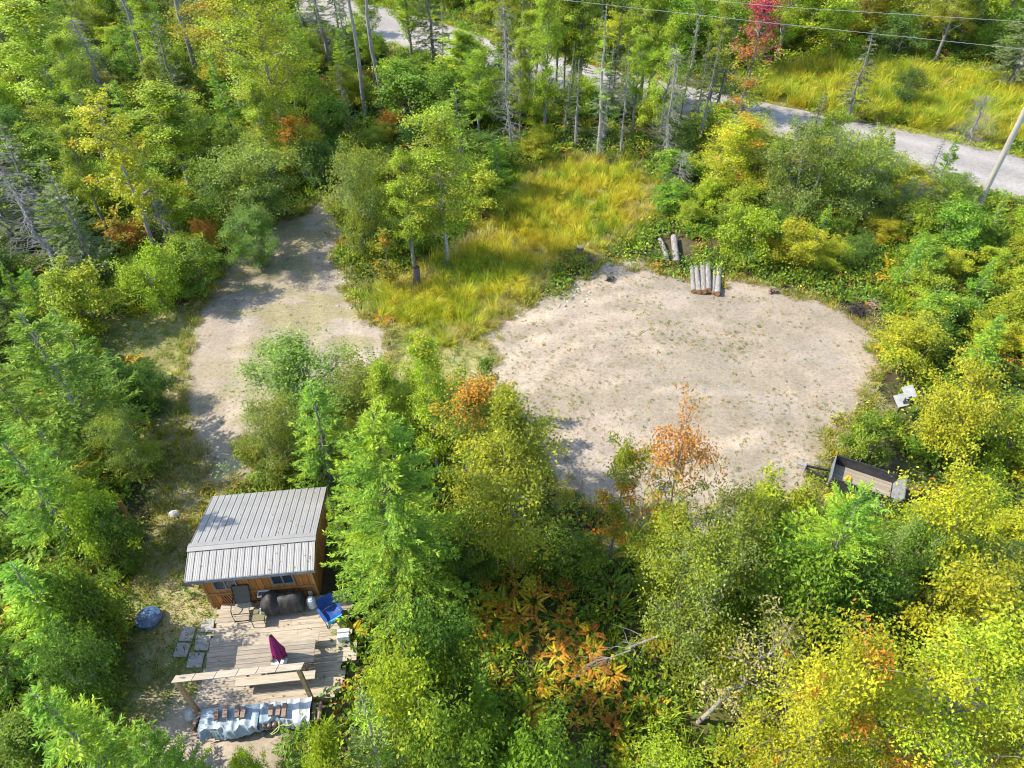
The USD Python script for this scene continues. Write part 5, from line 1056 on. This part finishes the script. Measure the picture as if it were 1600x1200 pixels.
r = np.random.default_rng(3)
p = np.vstack([sample(14000, -36, 36, 4, 46, r), sample(15000, -62, 62, 46, 98, r)]); p = p[in_view(p) & hut_free(p)]
for a, b, c_ in OPEN_: p = p[np.hypot(p[:, 0] - a, p[:, 1] - b) > c_ * .72]
busy = np.maximum.reduce([mask_at(dirt, p), mask_at(lawn, p), mask_at(gold, p), mask_at(link, p)]); p = p[(busy < .25) & (poly_dist(ROAD_MID, p[:, 0], p[:, 1], False) > 3.9) & (mask_at(verge, p) < .5)]
under = [low_plant(1, 46, .55, .50, .14, 'green'), low_plant(2, 46, .55, .42, .13, 'lime'), low_plant(3, 46, .6, .55, .14, 'deep'), low_plant(4, 40, .5, .4, .13, 'olive'), low_plant(5, 34, .45, .4, .13, 'orange'), fern(6, 8, .6, 'green'), fern(7, 8, .6, 'lime', second=('gold', .6)), tuft(8, 40, .55, .3, .03, 'lime'), low_plant(9, 40, .5, .45, .13, 'yellow')]
scatter('undergrowth', under, p, .8, 1.7, seed=4, weights=[5, 3, 5, 2, .7, 1.6, 1.0, 1.6, .8], label='mixed low leafy undergrowth covering the woodland floor', cat='undergrowth')
def at_poly(poly, dens, seed, grow=.3):
    r = np.random.default_rng(seed); a = poly.min(0) - 1; b = poly.max(0) + 1; q = sample(int((b[0] - a[0]) * (b[1] - a[1]) * dens), a[0], b[0], a[1], b[1], r); d = poly_dist(poly, q[:, 0], q[:, 1]); return q[inside(poly, q[:, 0], q[:, 1]) | (d < grow * r.uniform(0, 1, len(q)))]
q = at_poly(GRASS, 9, 5, .5); q = q[mask_at(dirt, q) < .55]
tall = [tuft(11, 60, .95, .28, .023, 'lime', .6, (.3, -.2)), tuft(12, 62, .9, .28, .022, 'meadow', .6, (.3, -.2)), tuft(13, 54, .85, .27, .021, 'gold', .65, (.3, -.2)), tuft(14, 50, .7, .27, .020, 'straw', .75), tuft(15, 52, .8, .27, .022, 'green', .6, (.2, -.2)), tuft(16, 60, 1.0, .30, .023, 'meadow', .6), low_plant(61, 46, .42, .75, .11, 'lime'), low_plant(62, 40, .38, .9, .10, 'gold', .4), low_plant(63, 40, .40, .5, .12, 'green')]
def grass_mix(pts, rr):
    n_ = meshkit.noise(np.column_stack([pts * .55, 0 * pts[:, 0]]), 4) + rr.normal(size=len(pts)) * .12; edge = poly_dist(GRASS, pts[:, 0], pts[:, 1]) < .9
    k = np.where(n_ < .16, 4, np.where(n_ < .38, 0, np.where(n_ < .76, 1, np.where(n_ < .86, 2, 3)))); u_ = rr.uniform(size=len(pts)); k = np.where(u_ < .12, 5, np.where(u_ > .95, 6, np.where(u_ > .91, 7, np.where(u_ > .87, 8, k)))); return np.where(edge & (rr.uniform(size=len(pts)) < .55), 3, k)
scatter('tall_grass', tall, q, .5, .95, .35, 6, grass_mix, 'tall golden green grass between the driveway and the yard', 'grass')
q = at_poly(VERGE, 5.5, 8, 1.0); q = q[poly_dist(ROAD_MID, q[:, 0], q[:, 1], False) > 3.5]
scatter('verge_grass', tall + [fern(17, 8, .7, 'yellow')], q, .8, 1.4, .2, 9, [4, 3, .8, .8, 3, 1.5, 2.0, .9, 2.2, 2.0], 'sunlit yellow green grass on the far verge of the road', 'grass')
q = np.vstack([np.column_stack([dense(np.column_stack([rn[:, 0], rn[:, 1]]), 1400)]), dense(rf_, 1400)]); r = np.random.default_rng(12); q = q + r.normal(size=q.shape) * .5 ; dd = poly_dist(ROAD_MID, q[:, 0], q[:, 1], False); q = q[(dd > 3.15) & in_view(q)]
scatter('roadside_grass', [tuft(18, 30, .35, .25, .03, 'yellow', .6), tuft(19, 30, .4, .25, .03, 'lime', .6), tuft(20, 26, .3, .22, .03, 'straw', .7)], q, .6, 1.2, .2, 13, [2, 2, 1], 'rough short grass along both edges of the road', 'grass')
r = np.random.default_rng(21); q = np.vstack([at_poly(LAWN, 34, 22, .6), at_poly(LINK, 26, 27, .6)]); q = q[hut_free(q, .0) & (mask_at(dirt, q) < r.uniform(.1, .75, len(q)))]
short = [tuft(31, 16, .13, .12, .016, 'lime', .8), tuft(32, 16, .11, .12, .016, 'straw', .9), tuft(33, 16, .12, .12, .016, 'green', .8), low_plant(34, 12, .12, .07, .06, 'green'), tuft(35, 16, .10, .12, .016, 'olive', .9)]
scatter('short_grass', short, q, .7, 1.5, .2, 23, [3, 3, 2.4, 1, 2], 'short worn grass and clover beside the cabin and deck', 'grass')
# ragged grass along the edges of the gravel, and small weeds out on it
r = np.random.default_rng(31); p = sample(60000, -17, 22, 10, 42, r); m_ = mask_at(dirt, p); e_ = p[(m_ > .08) & (m_ < .97) & hut_free(p) ][:5200]
scatter('edge_grass', short[:3] + [tuft(36, 22, .28, .18, .022, 'straw', .7), tuft(37, 22, .3, .18, .022, 'olive', .6), low_plant(38, 16, .2, .14, .08, 'green'), tuft(39, 20, .26, .2, .02, 'gold', .7)], e_, .6, 1.3, .2, 32, [2, 3, 1.5, 3, 2, 1, 1.4], 'ragged grass and weeds along the edge of the gravel', 'grass')
p = p[(mask_at(dirt, p) > .97) & hut_free(p)]; cl_ = meshkit.fbm(np.column_stack([p * .45, 0 * p[:, 0]]), 3, 6); yd = p[:, 0] > -4
w_ = p[(r.uniform(size=len(p)) < np.where(yd, .30, .08) * (.35 + 2.6 * np.clip(cl_ - .42, 0, 1) * 2.2))][:7500]
scatter('yard_weeds', [low_plant(41, 9, .06, .05, .05, 'deep'), tuft(42, 9, .08, .06, .013, 'straw', 1.0), low_plant(43, 7, .05, .03, .05, 'rust'), low_plant(44, 10, .08, .06, .05, 'olive'), tuft(45, 12, .10, .07, .013, 'olive', .9)], w_, .35, 1.5, .2, 33, [3, 2.4, 3.6, 1.4, 1.6], 'tiny weeds and fallen leaves dotted over the gravel yard', 'weeds')
s_ = p[r.uniform(size=len(p)) < .075][:3000]
scatter('pebbles', [stones(0, .035), stones(1, .03), stones(2, .03)], s_, .4, 1.35, .3, 34, [2, 3, 1.6], 'loose pebbles lying over the gravel yard and driveway', 'pebbles')
s_ = np.array([G(a, b)[:2] for a, b in zip(r.normal(540, 12, 60), r.normal(420, 35, 60))] + [G(a, b)[:2] for a, b in zip(r.normal(890, 18, 60), r.normal(455, 20, 60))])
scatter('loose_stones', [stones(3, .11), stones(4, .09)], s_, .4, 1.2, .3, 35, [1, 1], 'pale loose stones along the driveway edge and by the golden grass', 'stones')
# bracken, each plant a thing
FP = GP([(765, 925), (830, 905), (870, 925), (900, 985), (935, 1050), (960, 1120), (905, 1140), (850, 1075), (815, 1010), (760, 985)])
FK = [('fern_rust', fern(51, 8, .56, 'rust', second=('orange', .5)), 'rusty orange bracken fern'), ('fern_gold', fern(52, 8, .58, 'gold', second=('orange', .7)), 'golden yellow bracken fern'), ('fern_orange', fern(53, 8, .52, 'orange', second=('gold', .55)), 'bright orange bracken fern')]
for nm, (v, f, c, m_), _ in FK: x = UsdGeom.Xform.Define(stage, f'{PROTO}/{nm}').GetPrim(); part(x, 'fronds', (v, f), m_, col=c)
rf2 = np.random.default_rng(9); spots = []
q = at_poly(FP, 26, 41, .4)
for a in q:
    if all(np.hypot(*(a - b)) > .42 * rf2.uniform(.8, 1.5) for b in spots): spots.append(a)
extra = [G(a, b)[:2] for a, b in ((580, 215), (592, 218), (640, 225), (750, 290), (785, 300), (730, 330), (640, 330), (1140, 1080), (1000, 1100), (1030, 1110), (760, 1010), (1355, 480), (690, 480), (600, 505))]
FERN = []
for i, a in enumerate(spots + extra):
    # gold at the lower end, rust in the middle, orange-gold at the upper end of the patch
    t = (a[1] - FP[:, 1].min()) / (np.ptp(FP[:, 1])); k = rf2.choice(3, p=[.05, .65, .3] if t < .3 or t > .62 else [.22, .18, .6]); nm, _, lb = FK[k]
    X = UsdGeom.Xform.Define(stage, numbered('/World/bracken_fern')); X.AddTranslateOp().Set(Gf.Vec3d(float(a[0]), float(a[1]), float(ground_z(a[0], a[1])) + (.45 if i < len(spots) else .12))); X.AddRotateXYZOp().Set(Gf.Vec3f(float(rf2.normal() * 8), float(rf2.normal() * 8), float(rf2.uniform(0, 360)))); s_ = float(rf2.uniform(.5, 1.1)); X.AddScaleOp().Set(Gf.Vec3f(s_, s_, s_))
    X.GetPrim().GetReferences().AddInternalReference(f'{PROTO}/{nm}'); X.GetPrim().SetInstanceable(True)
    FERN.append((k, a, X.GetPrim(), i < len(spots)))
for k, a, pr_, inp in FERN:
    same = np.array([b[1] for b in FERN if b[0] == k]); best = min(((int((np.hypot(same[:, 0] - p[0], same[:, 1] - p[1]) < math.hypot(a[0] - p[0], a[1] - p[1]) - 1e-6).sum()), math.hypot(a[0] - p[0], a[1] - p[1]), nm) for nm, p in LAND))
    data(pr_, f'{ORD[min(best[0], 98)]}nearest {FK[k][2]} to {best[2]}', 'fern', f'{FK[k][2]}s' + (' in the patch below the yellow maple' if inp else ' growing alone among green plants'))
# fallen grey branch and stray dead limbs
def branch(a, b, label, seed, n=16, r0=.035, spread=.9):
    r_ = np.random.default_rng(seed); t = thing('fallen_branch', label, 'branch'); m = MB(); c = curve(a, b, r_, .03, 7); m.tube(c, np.linspace(r0, r0 * .3, 7), 6); part(t, 'limb', m, 'dead_wood', smooth=50); m = MB()
    for k in range(n):
        i = r_.integers(1, 6); d = unit(b - a) * r_.uniform(.4, 1.1) + r_.normal(size=3) * np.array([.5, .5, .22]) * spread; m.tube(curve(c[i], c[i] + d, r_, .06, 5), [.013, .011, .009, .006, .003], 4, cap=False)
    part(t, 'twigs', m, 'dead_wood')
branch(G(1032, 992, 1.7), G(915, 1040, .7), 'long bare grey branch reaching over the bracken', 3, 20, .04)
branch(G(1235, 980, 2.0), G(1150, 1010, 2.4), 'bare pale branch beside the white trunked birch', 4, 8, .025, .6)
branch(G(1100, 905, 1.8), G(1130, 845, 3.4), 'bare silvery branch in front of the grey alder', 5, 16, .03, .8)
branch(G(1325, 345, .8), G(1372, 318, 1.4), 'fallen grey limb behind the yard near the silver branches', 6, 6, .05, .5)
branch(G(1385, 1000, 1.2), G(1410, 950, 2.2), 'thin bare stem among the lower right shrubs', 7, 4, .02, .4)
for kx, (a, b) in enumerate((((900, 985), .9), ((795, 1115), 1.0), ((1245, 170), .0))):
    pass

rl = np.random.default_rng(88)
def litter(name, pts, nrm, label, pal):
    v, f = leaf_mesh(pts, nrm, rl.uniform(.05, .09, len(pts)), rl.uniform(.03, .05, len(pts)), rl, .2); single(name, (v, f), 'leaf', label, 'leaves', kind='stuff', col=np.repeat(pick(pal, rl.uniform(0, 1, len(pts))) * .7, 4, 0))
n = 90; x, y = rl.uniform(.1, RW - .1, n) ** 1.0, rl.uniform(-RF + .05, RR - .05, n); k = rl.uniform(size=n) < (.25 + .75 * (x / RW) ** 2)
lp = np.array([L(a, b, zr(b) + .045) for a, b in zip(x[k], y[k])]); litter('roof_leaves', lp, np.tile([0, 0, 1.], (len(lp), 1)) + rl.normal(size=(len(lp), 3)) * .1, 'fallen leaves scattered on the cabin roof', 'gold')
n = 130; x, y = rl.uniform(.7, 4.7, n), rl.uniform(-4.3, -.95, n); k = rl.uniform(size=n) < (.2 + .8 * (x / 4.7) ** 2)
lp = np.array([L(a, b, DZ + .022) for a, b in zip(x[k], y[k])]); litter('deck_leaves', lp, np.tile([0, 0, 1.], (len(lp), 1)) + rl.normal(size=(len(lp), 3)) * .1, 'fallen leaves scattered on the deck boards', 'orange')
